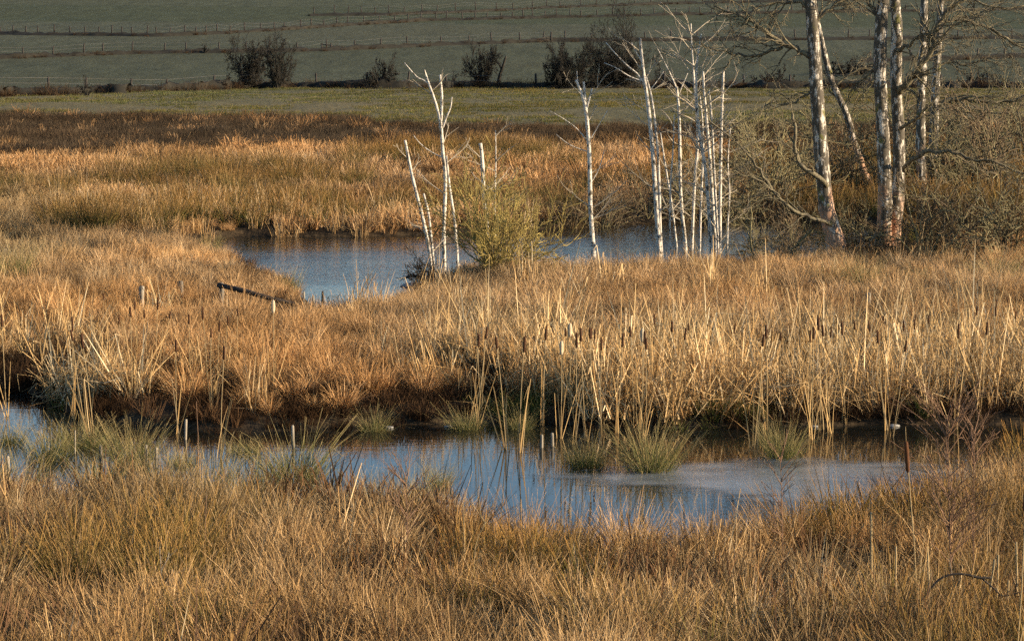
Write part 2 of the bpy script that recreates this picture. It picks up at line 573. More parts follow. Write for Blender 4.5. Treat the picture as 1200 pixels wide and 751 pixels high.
# ------------------------------------------------------------------ land
def build_ground():
    def axis(segs):
        out = []
        for a, b, s in segs:
            out += list(np.arange(a, b, s))
        return np.array(out + [segs[-1][1]])
    xs = axis([(-900, -200, 35), (-200, -60, 7), (-60, -18, 1.2), (-18, 18, 0.3), (18, 60, 1.2), (60, 200, 7), (200, 900, 35)])
    ys = axis([(-60, 10, 7), (10, 20, 0.8), (20, 92, 0.3), (92, 130, 0.8), (130, 270, 2), (270, 560, 5), (560, 1500, 25), (1500, 3000, 150)])
    X, Y = np.meshgrid(xs, ys)
    Z = ground(X, Y)
    nx, ny = len(xs), len(ys)
    v = np.stack([X.ravel(), Y.ravel(), Z.ravel()], 1)
    i = np.arange(nx * ny).reshape(ny, nx)
    f = np.stack([i[:-1, :-1].ravel(), i[:-1, 1:].ravel(), i[1:, 1:].ravel(), i[1:, :-1].ravel()], 1)
    me = bpy.data.meshes.new('ground')
    me.from_pydata(v.tolist(), [], f.tolist())
    me.polygons.foreach_set('use_smooth', np.ones(len(me.polygons), bool))
    px, py = project(v[:, 0], v[:, 1], 0 * v[:, 0])
    lim = marsh_end(px)
    zone = np.clip((v[:, 1] - lim) / 4 + 0.5, 0, 1)
    zone = zone + np.clip((v[:, 1] - hill_start(px)) / 3 + 0.5, 0, 1)
    a = me.attributes.new('zone', 'FLOAT', 'POINT'); a.data.foreach_set('value', zone.astype(np.float32))
    t = np.ones((len(v), 4), np.float32)
    field = np.floor(np.clip((v[:, 1] - 251 + v[:, 0] * 0.25) / 66, 0, 9)).astype(int)
    t[:, :3] = np.array([[1.0, 1.0, 1.0], [1.12, 1.1, 1.15], [0.9, 0.95, 0.85], [1.08, 1.08, 1.05], [0.86, 0.9, 0.78], [0.95, 1, .9], [.9, .9, .8], [.9, .95, .85], [.95, .95, .85], [.9, .95, .85]])[field]
    a = me.attributes.new('tone', 'FLOAT_COLOR', 'POINT'); a.data.foreach_set('color', t.ravel())
    me.materials.append(M['ground'])
    o = bpy.data.objects.new('ground', me)
    C.objects.link(o)
    tag(o, 'marsh floor, pasture and rising hillside', kind='structure')

def hill_start(px):
    """depth of the lowest hedge, across the picture"""
    row = np.interp(px, [-300, 0, 140, 250, 345, 400, 1500], [118, 113, 109, 105, 103, 103.5, 103.5])
    return CAM_H * FPX / (row - HORIZON)

def marsh_end(px):
    """depth at which the marsh gives way to pasture, across the picture"""
    row = np.interp(px, [-300, 0, 200, 395, 415, 440, 700, 900, 1200, 1500], [143, 145, 146, 147, 145, 156, 159, 160, 158, 158])
    return CAM_H * FPX / (row - HORIZON)

build_ground()

def sheet(name, pl, z, mat, label, grow_by=0.0):
    c = pl.mean(0)
    me = bpy.data.meshes.new(name)
    q = pl
    if grow_by:
        d = pl - c
        q = pl + d / np.linalg.norm(d, axis=1, keepdims=True) * grow_by
    me.from_pydata([(x, y, z) for x, y in q], [], [tuple(range(len(q)))])
    me.update()
    if me.polygons[0].normal.z < 0:
        me.flip_normals()
    me.materials.append(mat)
    o = bpy.data.objects.new(name, me)
    C.objects.link(o)
    tag(o, label, kind='structure')
    return o

def rect_sheet(name, pl, z, mat, label, pad):
    x0, y0 = pl.min(0) - pad; x1, y1 = pl.max(0) + pad
    return sheet(name, np.array([[x0, y0], [x1, y0], [x1, y1], [x0, y1]]), z, mat, label)

rect_sheet('pond_water', FAR_POND, 0.0, M['pond'], 'blue rippled pond behind the bushy willow', 1.2)
rect_sheet('channel_water', CHANNEL, 0.0, M['still'], 'still dark channel in front of the reed bank', 1.2)
rect_sheet('puddle_water', PUDDLE, 0.0, M['still'], 'small pale puddle in the scrub', 0.2)
def ice_sheet():
    x0, y0 = ICE.min(0) - 0.3; x1, y1 = ICE.max(0) + 0.3
    xs = np.linspace(x0, x1, 70); ys = np.linspace(y0, y1, 90)
    X, Y = np.meshgrid(xs, ys)
    d = -sdf(ICE, X, Y) + 0.9 * (fbm(X, Y, 0.9, 15, 4) - 0.5)
    i = np.arange(X.size).reshape(X.shape)
    F = np.stack([i[:-1, :-1].ravel(), i[:-1, 1:].ravel(), i[1:, 1:].ravel(), i[1:, :-1].ravel()], 1)
    df = d.ravel()
    F = F[(df[F] > -0.05).any(1)]
    used = np.unique(F); lut = np.full(X.size, -1); lut[used] = np.arange(len(used))
    v = np.stack([X.ravel(), Y.ravel(), np.full(X.size, 0.006)], 1)[used]
    me = bpy.data.meshes.new('ice_sheet')
    me.from_pydata(v.tolist(), [], lut[F].tolist())
    a = me.attributes.new('cover', 'FLOAT', 'POINT'); a.data.foreach_set('value', np.clip(df[used] / 1.3, 0, 1).astype(np.float32))
    me.materials.append(M['ice'])
    o = bpy.data.objects.new('ice_sheet', me)
    C.objects.link(o)
    tag(o, 'thin grey ice on the channel', kind='structure')

ice_sheet()

# ------------------------------------------------------------------ tufts and their scattering
def tuft_mesh(name, n, radius, h0, h1, lean, curve, w, segs=3, kink=0.0, seed=0, power=0.5, outward=0.0, wtip=0.35, clumps=0, spread=0.5, cvar=0.3):
    r = np.random.default_rng(seed)
    th = r.random(n) * 2 * np.pi
    rr = radius * r.random(n) ** power
    P = np.stack([rr * np.cos(th), rr * np.sin(th), np.full(n, -0.04)], 1)
    H = h0 + (h1 - h0) * r.random(n) ** 0.8
    cb = r.random(n)
    if clumps:
        ca = r.random(clumps) * 2 * np.pi; cr = spread * np.sqrt(r.random(clumps))
        cid = r.integers(0, clumps, n)
        P[:, 0] += (cr * np.cos(ca))[cid]; P[:, 1] += (cr * np.sin(ca))[cid]
        H *= (1 + cvar * r.normal(0, 1, clumps)).clip(0.45, 1.5)[cid]
        cb = r.random(clumps)[cid]
    az = np.where(r.random(n) < outward, th + r.normal(0, 0.4, n), r.random(n) * 2 * np.pi)
    tilt = lean * np.abs(r.normal(0, 0.7, n)) + outward * 0.35 * rr / max(radius, 1e-6)
    cur = curve * np.abs(r.normal(0.4, 0.5, n)) / segs
    kseg = np.where(r.random(n) < kink, r.integers(1, segs, n), 99)
    wa = r.random(n) * 2 * np.pi
    wd = np.stack([np.cos(wa), np.sin(wa), np.zeros(n)], 1)
    V = []; HT = []
    q = P.copy()
    W = w * (0.6 + 0.8 * r.random(n))
    for s in range(segs + 1):
        f = s / segs
        ww = (W * (1 - (1 - wtip) * f))[:, None]
        V.append(q - wd * ww / 2); V.append(q + wd * ww / 2)
        HT += [np.full(n, f)] * 2
        if s < segs:
            k = kseg == s
            tilt = np.where(k, tilt + r.uniform(0.9, 2.3, n), tilt + cur)
            az = np.where(k, az + r.normal(0, 0.5, n), az)
            d = np.stack([np.sin(tilt) * np.cos(az), np.sin(tilt) * np.sin(az), np.cos(tilt)], 1)
            q = q + d * (H / segs)[:, None]
            q[:, 2] = np.maximum(q[:, 2], 0.01)
    V = np.stack(V, 1)                      # n, 2(segs+1), 3
    m = 2 * (segs + 1)
    verts = V.reshape(-1, 3)
    ht = np.stack(HT, 1).reshape(-1)
    b = (np.arange(n) * m)[:, None]
    F = []
    for s in range(segs):
        F.append(np.concatenate([b + 2 * s, b + 2 * s + 1, b + 2 * s + 3, b + 2 * s + 2], 1))
    F = np.concatenate(F, 0)
    me = bpy.data.meshes.new(name)
    me.from_pydata(verts.tolist(), [], F.tolist())
    bv = np.repeat(np.clip(0.6 * r.random(n) + 0.4 * cb, 0, 1), m)
    a = me.attributes.new('bv', 'FLOAT', 'POINT'); a.data.foreach_set('value', bv.astype(np.float32))
    a = me.attributes.new('ht', 'FLOAT', 'POINT'); a.data.foreach_set('value', ht.astype(np.float32))
    return me

def sources(name, mat, count, **kw):
    col = bpy.data.collections.new(name)
    seed = kw.pop('seed', 1)
    for i in range(count):
        me = tuft_mesh('%s_%02d' % (name, i), seed=seed * 100 + i, **kw)
        me.materials.append(mat)
        o = bpy.data.objects.new('%s_%02d' % (name, i), me)
        col.objects.link(o)
    return col

def scatter(name, X, Y, Z, scale, tint, col, ncol, label, cat, tilt=0.12, flat=None):
    n = len(X)
    me = bpy.data.meshes.new(name)
    me.vertices.add(n)
    me.vertices.foreach_set('co', np.stack([X, Y, Z], 1).astype(np.float32).ravel())
    rot = np.stack([rng.normal(0, tilt, n), rng.normal(0, tilt, n), rng.random(n) * 6.283], 1)
    a = me.attributes.new('rot', 'FLOAT_VECTOR', 'POINT'); a.data.foreach_set('vector', rot.astype(np.float32).ravel())
    if scale.ndim == 1:
        scale = np.stack([scale] * 3, 1)
    a = me.attributes.new('scl', 'FLOAT_VECTOR', 'POINT'); a.data.foreach_set('vector', scale.astype(np.float32).ravel())
    a = me.attributes.new('idx', 'INT', 'POINT'); a.data.foreach_set('value', rng.integers(0, ncol, n).astype(np.int32))
    t4 = np.concatenate([tint, np.ones((n, 1))], 1)
    a = me.attributes.new('tint', 'FLOAT_COLOR', 'POINT'); a.data.foreach_set('color', t4.astype(np.float32).ravel())
    o = bpy.data.objects.new(name, me)
    C.objects.link(o)
    ng = bpy.data.node_groups.new(name, 'GeometryNodeTree')
    ng.interface.new_socket('Geometry', in_out='INPUT', socket_type='NodeSocketGeometry')
    ng.interface.new_socket('Geometry', in_out='OUTPUT', socket_type='NodeSocketGeometry')
    gi = ng.nodes.new('NodeGroupInput'); go = ng.nodes.new('NodeGroupOutput')
    ci = ng.nodes.new('GeometryNodeCollectionInfo')
    ci.inputs[0].default_value = col
    ci.inputs['Separate Children'].default_value = True
    ci.inputs['Reset Children'].default_value = True
    ip = ng.nodes.new('GeometryNodeInstanceOnPoints')
    ip.inputs['Pick Instance'].default_value = True
    def na(nm, t):
        x = ng.nodes.new('GeometryNodeInputNamedAttribute')
        x.data_type = t
        x.inputs[0].default_value = nm
        return [s for s in x.outputs if s.enabled][0]
    L = ng.links.new
    L(gi.outputs[0], ip.inputs['Points'])
    L(ci.outputs[0], ip.inputs['Instance'])
    L(na('idx', 'INT'), ip.inputs['Instance Index'])
    e2r = ng.nodes.new('FunctionNodeEulerToRotation')
    L(na('rot', 'FLOAT_VECTOR'), e2r.inputs[0])
    L(e2r.outputs[0], ip.inputs['Rotation'])
    L(na('scl', 'FLOAT_VECTOR'), ip.inputs['Scale'])
    L(ip.outputs[0], go.inputs[0])
    md = o.modifiers.new('scatter', 'NODES')
    md.node_group = ng
    tag(o, label, cat, kind='stuff')
    return o

def wedge(d0, d1, density, margin=1.3, pad=2.0):
    """random ground points between two depths, as wide as the view there and a bit more"""
    half = lambda d: 0.1875 * d * margin + pad
    hw = half(d1)
    n = int(2 * hw * (d1 - d0) * density)
    X = rng.uniform(-hw, hw, n); Y = rng.uniform(d0, d1, n)
    k = np.abs(X) < half(Y)
    return X[k], Y[k]

S_grass = sources('grass_tuft', M['straw'], 9, n=300, radius=0.15, h0=0.26, h1=0.62, lean=0.25, curve=1.2, w=0.0098, segs=4, kink=0.05, seed=1, outward=0.85, clumps=3, spread=0.16, cvar=0.22)
S_brown = sources('brown_tuft', M['brown_grass'], 9, n=330, radius=0.14, h0=0.24, h1=0.66, lean=0.25, curve=1.1, w=0.0072, segs=4, kink=0.16, seed=2, outward=0.8, clumps=3, spread=0.15, cvar=0.25)
S_far = sources('far_tuft', M['straw'], 8, n=170, radius=0.28, h0=0.22, h1=0.52, lean=0.3, curve=1.0, w=0.022, segs=3, seed=3, outward=0.85, clumps=3, spread=0.3, cvar=0.25)
S_reed = sources('reed_tuft', M['reed_leaf'], 9, n=40, radius=0.17, h0=0.5, h1=1.35, lean=0.2, curve=0.5, w=0.020, segs=5, kink=0.4, seed=4, clumps=6, spread=0.33, cvar=0.15)
S_broken = sources('broken_reed_tuft', M['reed_leaf'], 8, n=44, radius=0.22, h0=0.5, h1=1.3, lean=0.45, curve=0.5, w=0.022, segs=5, kink=0.8, seed=5, clumps=3, spread=0.25, cvar=0.15)
S_rush = sources('rush_tuft', M['rush'], 6, n=90, radius=0.17, h0=0.4, h1=0.85, lean=0.28, curve=0.5, w=0.0105, segs=3, seed=6, outward=0.9)
S_heath = sources('heath_tuft', M['heath'], 6, n=120, radius=0.3, h0=0.3, h1=0.8, lean=0.45, curve=0.7, w=0.024, segs=2, seed=7, outward=0.5, clumps=4, spread=0.6)
S_green = sources('green_tuft', M['green_bank'], 4, n=60, radius=0.2, h0=0.2, h1=0.5, lean=0.4, curve=0.9, w=0.008, segs=3, seed=8, outward=0.8)
S_short = sources('pasture_tuft', M['green_bank'], 4, n=40, radius=0.35, h0=0.06, h1=0.2, lean=0.6, curve=0.9, w=0.02, segs=2, seed=9, outward=0.6)

def tints(X, Y, base, var=0.25, hue=0.15, s=2.0, off=0.0):
    a = fbm(X, Y, s, 20 + off); b = fbm(X, Y, s * 2.5, 40 + off)
    v = 1 + (a - 0.5) * 2 * var + rng.normal(0, 0.08, len(X))
    h = (b - 0.5) * 2 * hue
    v = v * (1 + 0.5 * var * (fbm(X, Y, s * 0.25, 77 + off, 1) - 0.5) * 2)
    t = np.array(base)[None, :] * v[:, None]
    t[:, 0] *= 1 + h * 0.4; t[:, 1] *= 1 - h * 0.3; t[:, 2] *= 1 - h * 1.2
    return np.clip(t, 0.15, 1.6)

def put(name, X, Y, scale, tint, src, ncol, label, cat, tilt=0.12, sink=0.0):
    return scatter(name, X, Y, ground(X, Y) - sink, scale, tint, src, ncol, label, cat, tilt)

# --- foreground: fine brown grass on the near side of the channel
X, Y = wedge(14, 34, 11.5)
d = sdf(CHANNEL, X, Y)
thin = fbm(X, Y, 0.9, 60, 2)
k = (d > 0.0) & (Y < 33.5) & (rng.random(len(X)) < np.clip(0.15 + 2.2 * (thin - 0.25), 0.12, 1))
X, Y = X[k], Y[k]
sc = (0.35 + 1.15 * fbm(X, Y, 0.8, 71, 2)) * np.exp(rng.normal(0, 0.22, len(X)))
sc *= np.clip(0.7 + 0.3 * np.clip(sdf(CHANNEL, X, Y) - 0.2, 0, 1.0), 0, 1)
put('brown_marsh_grass', X, Y, np.clip(sc, 0.3, 1.2) * 0.88, tints(X, Y, (1.1, 1.06, 0.95), 0.6, 0.28, 1.2), S_brown, 9,
    'fine brown and straw coloured marsh grass filling the foreground', 'grass')
# green rush mixed into the foreground
X, Y = wedge(14, 34, 5)
d = sdf(CHANNEL, X, Y)
g = fbm(X, Y, 1.8, 91)
k = (d > -0.2) & (Y < 33.5) & (g > 0.535)
X, Y = X[k], Y[k]
put('foreground_rushes', X, Y, rng.uniform(0.65, 1.05, len(X)), tints(X, Y, (1.15, 0.95, 0.75), 0.35, 0.2), S_rush, 6,
    'olive green rushes mixed through the foreground grass', 'rushes')

HOLLOWS = [(580, 470, 0.45, 2.4), (905, 466, 0.85, 3.0), (40, 458, 0.8, 3.0), (205, 486, 1.0, 1.5), (330, 436, 0.28, 1.4), (700, 476, 0.35, 1.6),
           (985, 476, 0.28, 1.4), (470, 488, 0.4, 0.9), (1110, 476, 0.3, 1.4)]

def hollow(X, Y):
    m = np.zeros(len(X), bool)
    for hx, hy, rx, ry in HOLLOWS:
        c = at(hx, hy)
        m |= ((X - c.x) / rx) ** 2 + ((Y - c.y) / ry) ** 2 < 1
    return m

# broken pale stems lying through the foreground grass
X, Y = wedge(14, 33, 1.1)
k = (sdf(CHANNEL, X, Y) > 0.1) & (fbm(X, Y, 2.0, 19) > 0.42)
X, Y = X[k], Y[k]
put('foreground_broken_stems', X, Y, rng.uniform(0.35, 0.62, len(X)), tints(X, Y, (1.0, 0.95, 0.85), 0.4, 0.2), S_broken, 8,
    'broken pale stems scattered through the foreground grass', 'stems')
X, Y = wedge(14, 33, 2.2)
k = (sdf(CHANNEL, X, Y) > 0.1) & (fbm(X, Y, 1.5, 24) > 0.5)
X, Y = X[k], Y[k]
put('foreground_dark_herbs', X, Y, rng.uniform(0.5, 0.9, len(X)), tints(X, Y, (0.9, 0.9, 0.9), 0.5, 0.2), S_heath, 6,
    'dark brown dead herbs in patches through the foreground grass', 'herbs')
# low thatch tinted dark, standing in for the shade between the tussocks
X, Y = wedge(15, 120, 3.0, 1.25)
px, py = project(X, Y, 0 * X)
k = (in_pond(X, Y) > 0.1) & (rng.random(len(X)) < np.clip(60 / Y, 0.25, 1))
X, Y = X[k], Y[k]
put('marsh_shade_thatch', X, Y, rng.uniform(0.2, 0.42, len(X)), tints(X, Y, (0.6, 0.6, 0.6), 0.4, 0.2), S_heath, 6,
    'low thatch of dead stems tinted dark for the shade between the grass tussocks', 'thatch')
# --- middle bank between channel and pond
X, Y = wedge(33.5, 92, 8.5, 1.25)
dc = sdf(CHANNEL, X, Y); dp = sdf(FAR_POND, X, Y)
px, py = project(X, Y, 0 * X)
row_back = np.interp(px, [-300, 0, 200, 260, 330, 400, 600, 850, 1000, 1200, 1500], [240, 240, 250, 270, 285, 300, 310, 310, 315, 300, 300])
mid = (dc > np.where(px > 100, 0.6, 0.2)) & (dp > 0.2) & (py > row_back) & (Y > 33)
reedzone = np.clip((px - 480) / 200, 0, 1) * np.clip((py - 415) / 45, 0, 1)
reedzone = np.maximum(reedzone, np.clip((150 - px) / 60, 0, 1) * np.clip((py - 400) / 40, 0, 1))
keep = mid & (~hollow(X, Y) | (rng.random(len(X)) < 0.12)) & (rng.random(len(X)) < (1 - 0.93 * reedzone)) & (rng.random(len(X)) < np.clip(0.12 + 2.0 * (fbm(X, Y, 1.1, 33, 2) - 0.25), 0.1, 1))
Xm, Ym, pxm, pym = X[keep], Y[keep], px[keep], py[keep]
tb = tints(Xm, Ym, (1.16, 1.08, 0.95), 0.5, 0.25, 1.6, 3)
orange = np.clip((560 - pxm) / 200, 0, 1) * np.clip((pym - 400) / 60, 0, 1)
tb *= 1 + orange[:, None] * np.array([0.06, -0.04, -0.16])
olive = np.clip((130 - pxm) / 120, 0, 1) * np.clip((360 - pym) / 60, 0, 1)
tb *= 1 - olive[:, None] * np.array([0.45, 0.3, 0.25]) * fbm(Xm, Ym, 2.5, 12)[:, None]
scm = np.clip((0.35 + 1.15 * fbm(Xm, Ym, 1.2, 17, 2)) * np.exp(rng.normal(0, 0.18, len(Xm))), 0.3, 1.2) * 0.8
scm *= np.clip(0.55 + 0.16 * sdf(FAR_POND, Xm, Ym), 0, 1)
put('straw_marsh_grass', Xm, Ym, scm, tb, S_grass, 9, 'golden straw grass on the bank between channel and pond', 'grass')
# reed leaves of the cattail bank
X, Y = wedge(34, 62, 10, 1.25)
dc = sdf(CHANNEL, X, Y); dp = sdf(FAR_POND, X, Y)
px, py = project(X, Y, 0 * X)
pw = px + 130 * (fbm(X, Y, 1.5, 57) - 0.5)
p = np.clip((pw - 420) / 240, 0.0, 1) * np.clip((py - 408 + 40 * (fbm(X, Y, 1.2, 58) - 0.5)) / 50, 0.012, 1)
p = np.maximum(p, np.clip((150 - px) / 60, 0, 0.5) * np.clip((py - 405) / 40, 0.02, 1))
p = np.maximum(p, 0.006)
p *= np.clip(0.1 + 2.4 * (fbm(X, Y, 0.9, 77, 2) - 0.28), 0.03, 1)
k = (dc > 0.45) & (dp > 0.2) & (Y > 36) & (rng.random(len(X)) < p) & (~hollow(X, Y) | (rng.random(len(X)) < 0.15))
X, Y = X[k], Y[k]
half = rng.random(len(X)) < 0.42
put('cattail_leaves', X[half], Y[half], rng.uniform(0.55, 0.9, half.sum()), tints(X[half], Y[half], (1.0, 0.97, 0.9), 0.3, 0.22, 1.3, 5), S_reed, 9,
    'standing dead cattail leaves along the channel bank', 'reeds')
put('broken_cattail_leaves', X[~half], Y[~half], rng.uniform(0.65, 1.05, (~half).sum()), tints(X[~half], Y[~half], (1.1, 1.08, 1.0), 0.25, 0.2, 1.3, 6), S_broken, 8,
    'broken and bent dead cattail leaves leaning over the channel bank', 'reeds')
# litter tinted dark to imitate shade at the bank foot and in its hollows
X, Y = wedge(35, 56, 14, 1.25)
dc = sdf(CHANNEL, X, Y)
k = (Y > 36) & (dc > -0.1) & ((dc < 3.5) | hollow(X, Y))
X, Y = X[k], Y[k]
put('dark_bank_litter', X, Y, rng.uniform(0.15, 0.4, len(X)), tints(X, Y, (0.28, 0.28, 0.28), 0.3, 0.2), S_heath, 6,
    'plant litter tinted dark for the shade at the foot of the reed bank', 'litter')
# fallen pale reed bundles
fx = []; fy = []
for cx, cy, sx, sy, n_ in ((735, 486, 0.5, 0.6, 24), (765, 488, 0.4, 0.5, 18), (700, 482, 0.3, 0.5, 6), (850, 484, 0.4, 0.7, 22), (870, 476, 0.4, 0.7, 18), (1130, 482, .5, .7, 14), (1080, 480, .4, .7, 12), (660, 478, .5, .6, 12), (945, 490, 0.3, 0.5, 7), (975, 488, 0.4, 0.5, 8),
                          (60, 470, 0.5, 0.8, 7), (110, 478, 0.4, 0.7, 5), (1010, 485, 0.4, 0.7, 8), (1170, 480, 0.5, 0.9, 12), (640, 455, 0.6, 0.8, 8), (180, 470, .5, .8, 3)):
    c = at(cx, cy)
    fx += list(rng.normal(c.x, sx, n_)); fy += list(rng.normal(c.y, sy, n_))
X = np.array(fx); Y = np.array(fy)
k = sdf(CHANNEL, X, Y) > 0.05
X, Y = X[k], Y[k]
put('fallen_cattail_leaves', X, Y, rng.uniform(0.6, 0.95, len(X)), tints(X, Y, (1.12, 1.06, 0.95), 0.3, 0.2, 1.0, 8), S_broken, 8,
    'bundles of pale snapped cattail leaves tumbling down to the channel', 'reeds', tilt=0.3)
# green grass at the foot of the bank
X, Y = wedge(34, 46, 16, 1.25)
dc = sdf(CHANNEL, X, Y)
px, py = project(X, Y, 0 * X)
k = (dc > -0.12) & (dc < 0.5) & (Y > 35) & (fbm(X, Y, 1.4, 52) > np.where((px > 400) & (px < 560), 0.46, 0.64))
X, Y = X[k], Y[k]
put('bank_foot_grass', X, Y, rng.uniform(0.5, 0.9, len(X)), tints(X, Y, (0.9, 0.85, 0.75), 0.3, 0.2), S_green, 4,
    'low green grass at the foot of the reed bank', 'grass')

# --- far marsh beyond the pond
X, Y = wedge(55, 175, 4.0, 1.25)
dp = sdf(FAR_POND, X, Y); dq = sdf(PUDDLE, X, Y)
px, py = project(X, Y, 0 * X)
row_back = np.interp(px, [-300, 0, 200, 260, 330, 400, 600, 850, 1000, 1200, 1500], [245, 245, 255, 275, 290, 300, 312, 312, 317, 305, 305])
k = (dp > 0.15) & (dq > 0.3) & (py < row_back) & (Y < marsh_end(px)) & (Y > 56)
k &= rng.random(len(X)) < np.clip(0.25 + 1.8 * (fbm(X, Y, 2.5, 83) - 0.25), 0.15, 1)
hw = np.interp(px, [-200, 0, 400, 450, 800, 1200], [58, 52, 42, 24, 26, 30])
inband = Y > marsh_end(px) - hw * (0.45 + 0.9 * fbm(X, Y, 10, 29))
k &= ~inband | (rng.random(len(X)) < 0.06)
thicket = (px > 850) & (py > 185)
k &= ~thicket | (rng.random(len(X)) < 0.25)
X, Y, px, py = X[k], Y[k], px[k], py[k]
tf = tints(X, Y, (0.98, 0.88, 0.76), 0.65, 0.25, 4.0, 9)
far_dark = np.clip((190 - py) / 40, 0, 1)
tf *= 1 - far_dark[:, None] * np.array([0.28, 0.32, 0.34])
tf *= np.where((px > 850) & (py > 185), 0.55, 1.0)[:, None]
tf *= np.where((px > 640) & (sdf(FAR_POND, X, Y) < 3.5), 0.6, 1.0)[:, None]  # far shore grass darkened: shade from the right painted into its tint
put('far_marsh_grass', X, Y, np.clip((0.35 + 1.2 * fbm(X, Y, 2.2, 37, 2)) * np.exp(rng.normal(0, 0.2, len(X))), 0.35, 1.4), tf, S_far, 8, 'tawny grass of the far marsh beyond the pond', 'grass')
# far reed belt along the back of the pond
X, Y = wedge(60, 100, 5.5, 1.2)
dp = sdf(FAR_POND, X, Y)
px, py = project(X, Y, 0 * X)
depth = np.where(px < 490, 3.2, 2.0)
p = np.where((px > 50) & (py < 285) & (dp > -0.3) & (dp < depth), 0.95, 0.0)
belt = (px > 60) & (px < 320) & (py > 250) & (py < 272)
p = np.maximum(p, np.where(belt & (dp > 0), 0.5, 0))
p *= np.clip(0.2 + 1.8 * (fbm(X, Y, 2.0, 44) - 0.2), 0.1, 1)
k = rng.random(len(X)) < p
X, Y, px = X[k], Y[k], px[k]
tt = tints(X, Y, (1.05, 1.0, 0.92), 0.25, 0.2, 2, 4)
tt *= np.where(px > 630, 0.42, 1.0)[:, None]  # right part of the belt tinted down as painted shade
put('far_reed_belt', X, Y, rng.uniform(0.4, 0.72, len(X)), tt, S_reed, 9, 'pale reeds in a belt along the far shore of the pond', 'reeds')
# olive rush clumps dotted in the far marsh
X, Y = wedge(58, 160, 1.6, 1.25)
dp = sdf(FAR_POND, X, Y); px, py = project(X, Y, 0 * X)
k = (dp > 0.3) & (Y < marsh_end(px) - np.interp(px, [0, 400, 450], [62, 52, 28])) & (fbm(X, Y, 3.5, 66) > 0.56) & (py < 300)
X, Y = X[k], Y[k]
put('far_rushes', X, Y, rng.uniform(0.9, 1.5, len(X)), tints(X, Y, (0.85, 0.70, 0.6), 0.3, 0.2), S_rush, 6,
    'dark olive rush clumps dotted over the far marsh', 'rushes')
# dark heath band where marsh meets pasture
X, Y = wedge(110, 178, 4.0, 1.25)
px, py = project(X, Y, 0 * X)
lim = marsh_end(px)
width = np.interp(px, [-200, 0, 400, 450, 800, 1200], [58, 52, 42, 24, 26, 30])
edge = lim - width * (0.45 + 0.9 * fbm(X, Y, 10, 29))
k = (Y < lim + 1) & (Y > edge)
X, Y = X[k], Y[k]
put('dark_heath_band', X, Y, rng.uniform(0.3, 0.75, len(X)), tints(X, Y, (0.50, 0.60, 0.68), 0.6, 0.2, 5), S_heath, 6,
    'dark brown heath and dead bracken along the pasture edge', 'heath')
# short pasture turf
X, Y = wedge(145, 246, 1.6, 1.15)
px, py = project(X, Y, 0 * X)
k = (Y > marsh_end(px)) & (fbm(X, Y, 6, 13) > 0.42) & (Y < hill_start(px) - 2)
X, Y = X[k], Y[k]
put('pasture_turf', X, Y, rng.uniform(0.7, 1.4, len(X)), tints(X, Y, (0.85, 0.72, 0.72), 0.45, 0.3, 8), S_short, 4,
    'short rough turf on the sunlit pasture', 'grass')

# ------------------------------------------------------------------ trees
def px_path(pts, Y, per=4):
    """points (px, py, dY) of a stem standing at depth Y"""
    return smooth_path([atY(p[0], p[1], Y + (p[2] if len(p) > 2 else 0)) for p in pts], per)

def stem_base(bx, by):
    b = at(bx, by, 0.0)
    z = gz(b.x, b.y)
    return Vector((b.x, b.y, z))

def foot(path, z):
    """carry a stem a little way into the ground"""
    p0 = path[0]
    return [Vector((p0.x, p0.y, z - 0.12))] + [p for p in path if p.z > z + 0.02]

def add_trunk(parent, pts, widths, Y, mat, name='trunk', sides=10, rough=0.12, rooted=True):
    path = px_path(pts, Y)
    if rooted:
        path = foot(path, parent_world(parent).z)
    thin = 0.85 if mat is M['dead_birch'] else 0.92
    rad = [w * thin * mpp(Y) / 2 for w in lerp_list(widths, len(path))]
    mb = MB(); mb.tube(path, rad, sides, True, rough)
    o = mb.build(name, mat, parent)
    return o, path, rad

def add_limb(parent, pts, w0, w1, Y, mat, seed, twigs=10, tl=1.0, name='branch', spread=0.8, twmat=None, depth=2, grav=-0.02):
    r = random.Random(seed)
    path = px_path(pts, Y, 3)
    path = [p + rdir(r) * 0.03 for p in path[:1]] + [p + rdir(r) * 0.04 for p in path[1:]]
    rad = [w * mpp(Y) / 2 for w in np.linspace(w0, w1, len(path))]
    mb = MB(); mb.tube(path, rad, 6, True, 0.2)
    o = mb.build(name, mat, parent)
    if twigs:
        tm = MB()
        twigs = int(twigs * 1.6)
        for k in range(twigs):
            f = 0.15 + 0.85 * (k + r.random()) / twigs
            i = min(int(f * (len(path) - 1)), len(path) - 2)
            d = (path[i + 1] - path[i]).normalized()
            grow(tm, path[i], (d + rdir(r, 0.15) * spread).normalized(), tl * r.uniform(0.5, 1.2), max(0.006, rad[i] * 0.4), depth, r,
                 kids=3, spread=0.8, gravity=grav, wob=0.3, minr=0.0075, nseg=4)
        tm.build('twigs', twmat or mat, o)
    return o

def crown_twigs(parent, path, rad, f0, f1, count, length, seed, mat, name='twigs', up=0.3, depth=2, spread=1.0, r0=0.02):
    r = random.Random(seed)
    mb = MB()
    for k in range(count):
        f = f0 + (f1 - f0) * (k + r.random()) / count
        i = min(int(f * (len(path) - 1)), len(path) - 2)
        a = r.random() * 2 * math.pi
        d = Vector((math.cos(a), math.sin(a), up + r.uniform(-0.3, 0.4))).normalized()
        grow(mb, path[i], d, length * r.uniform(0.5, 1.25), min(rad[i] * 0.5, r0), depth, r, kids=4, spread=spread * 0.8, gravity=-0.03, wob=0.3, minr=0.009, nseg=5)
    return mb.build(name, mat, parent)

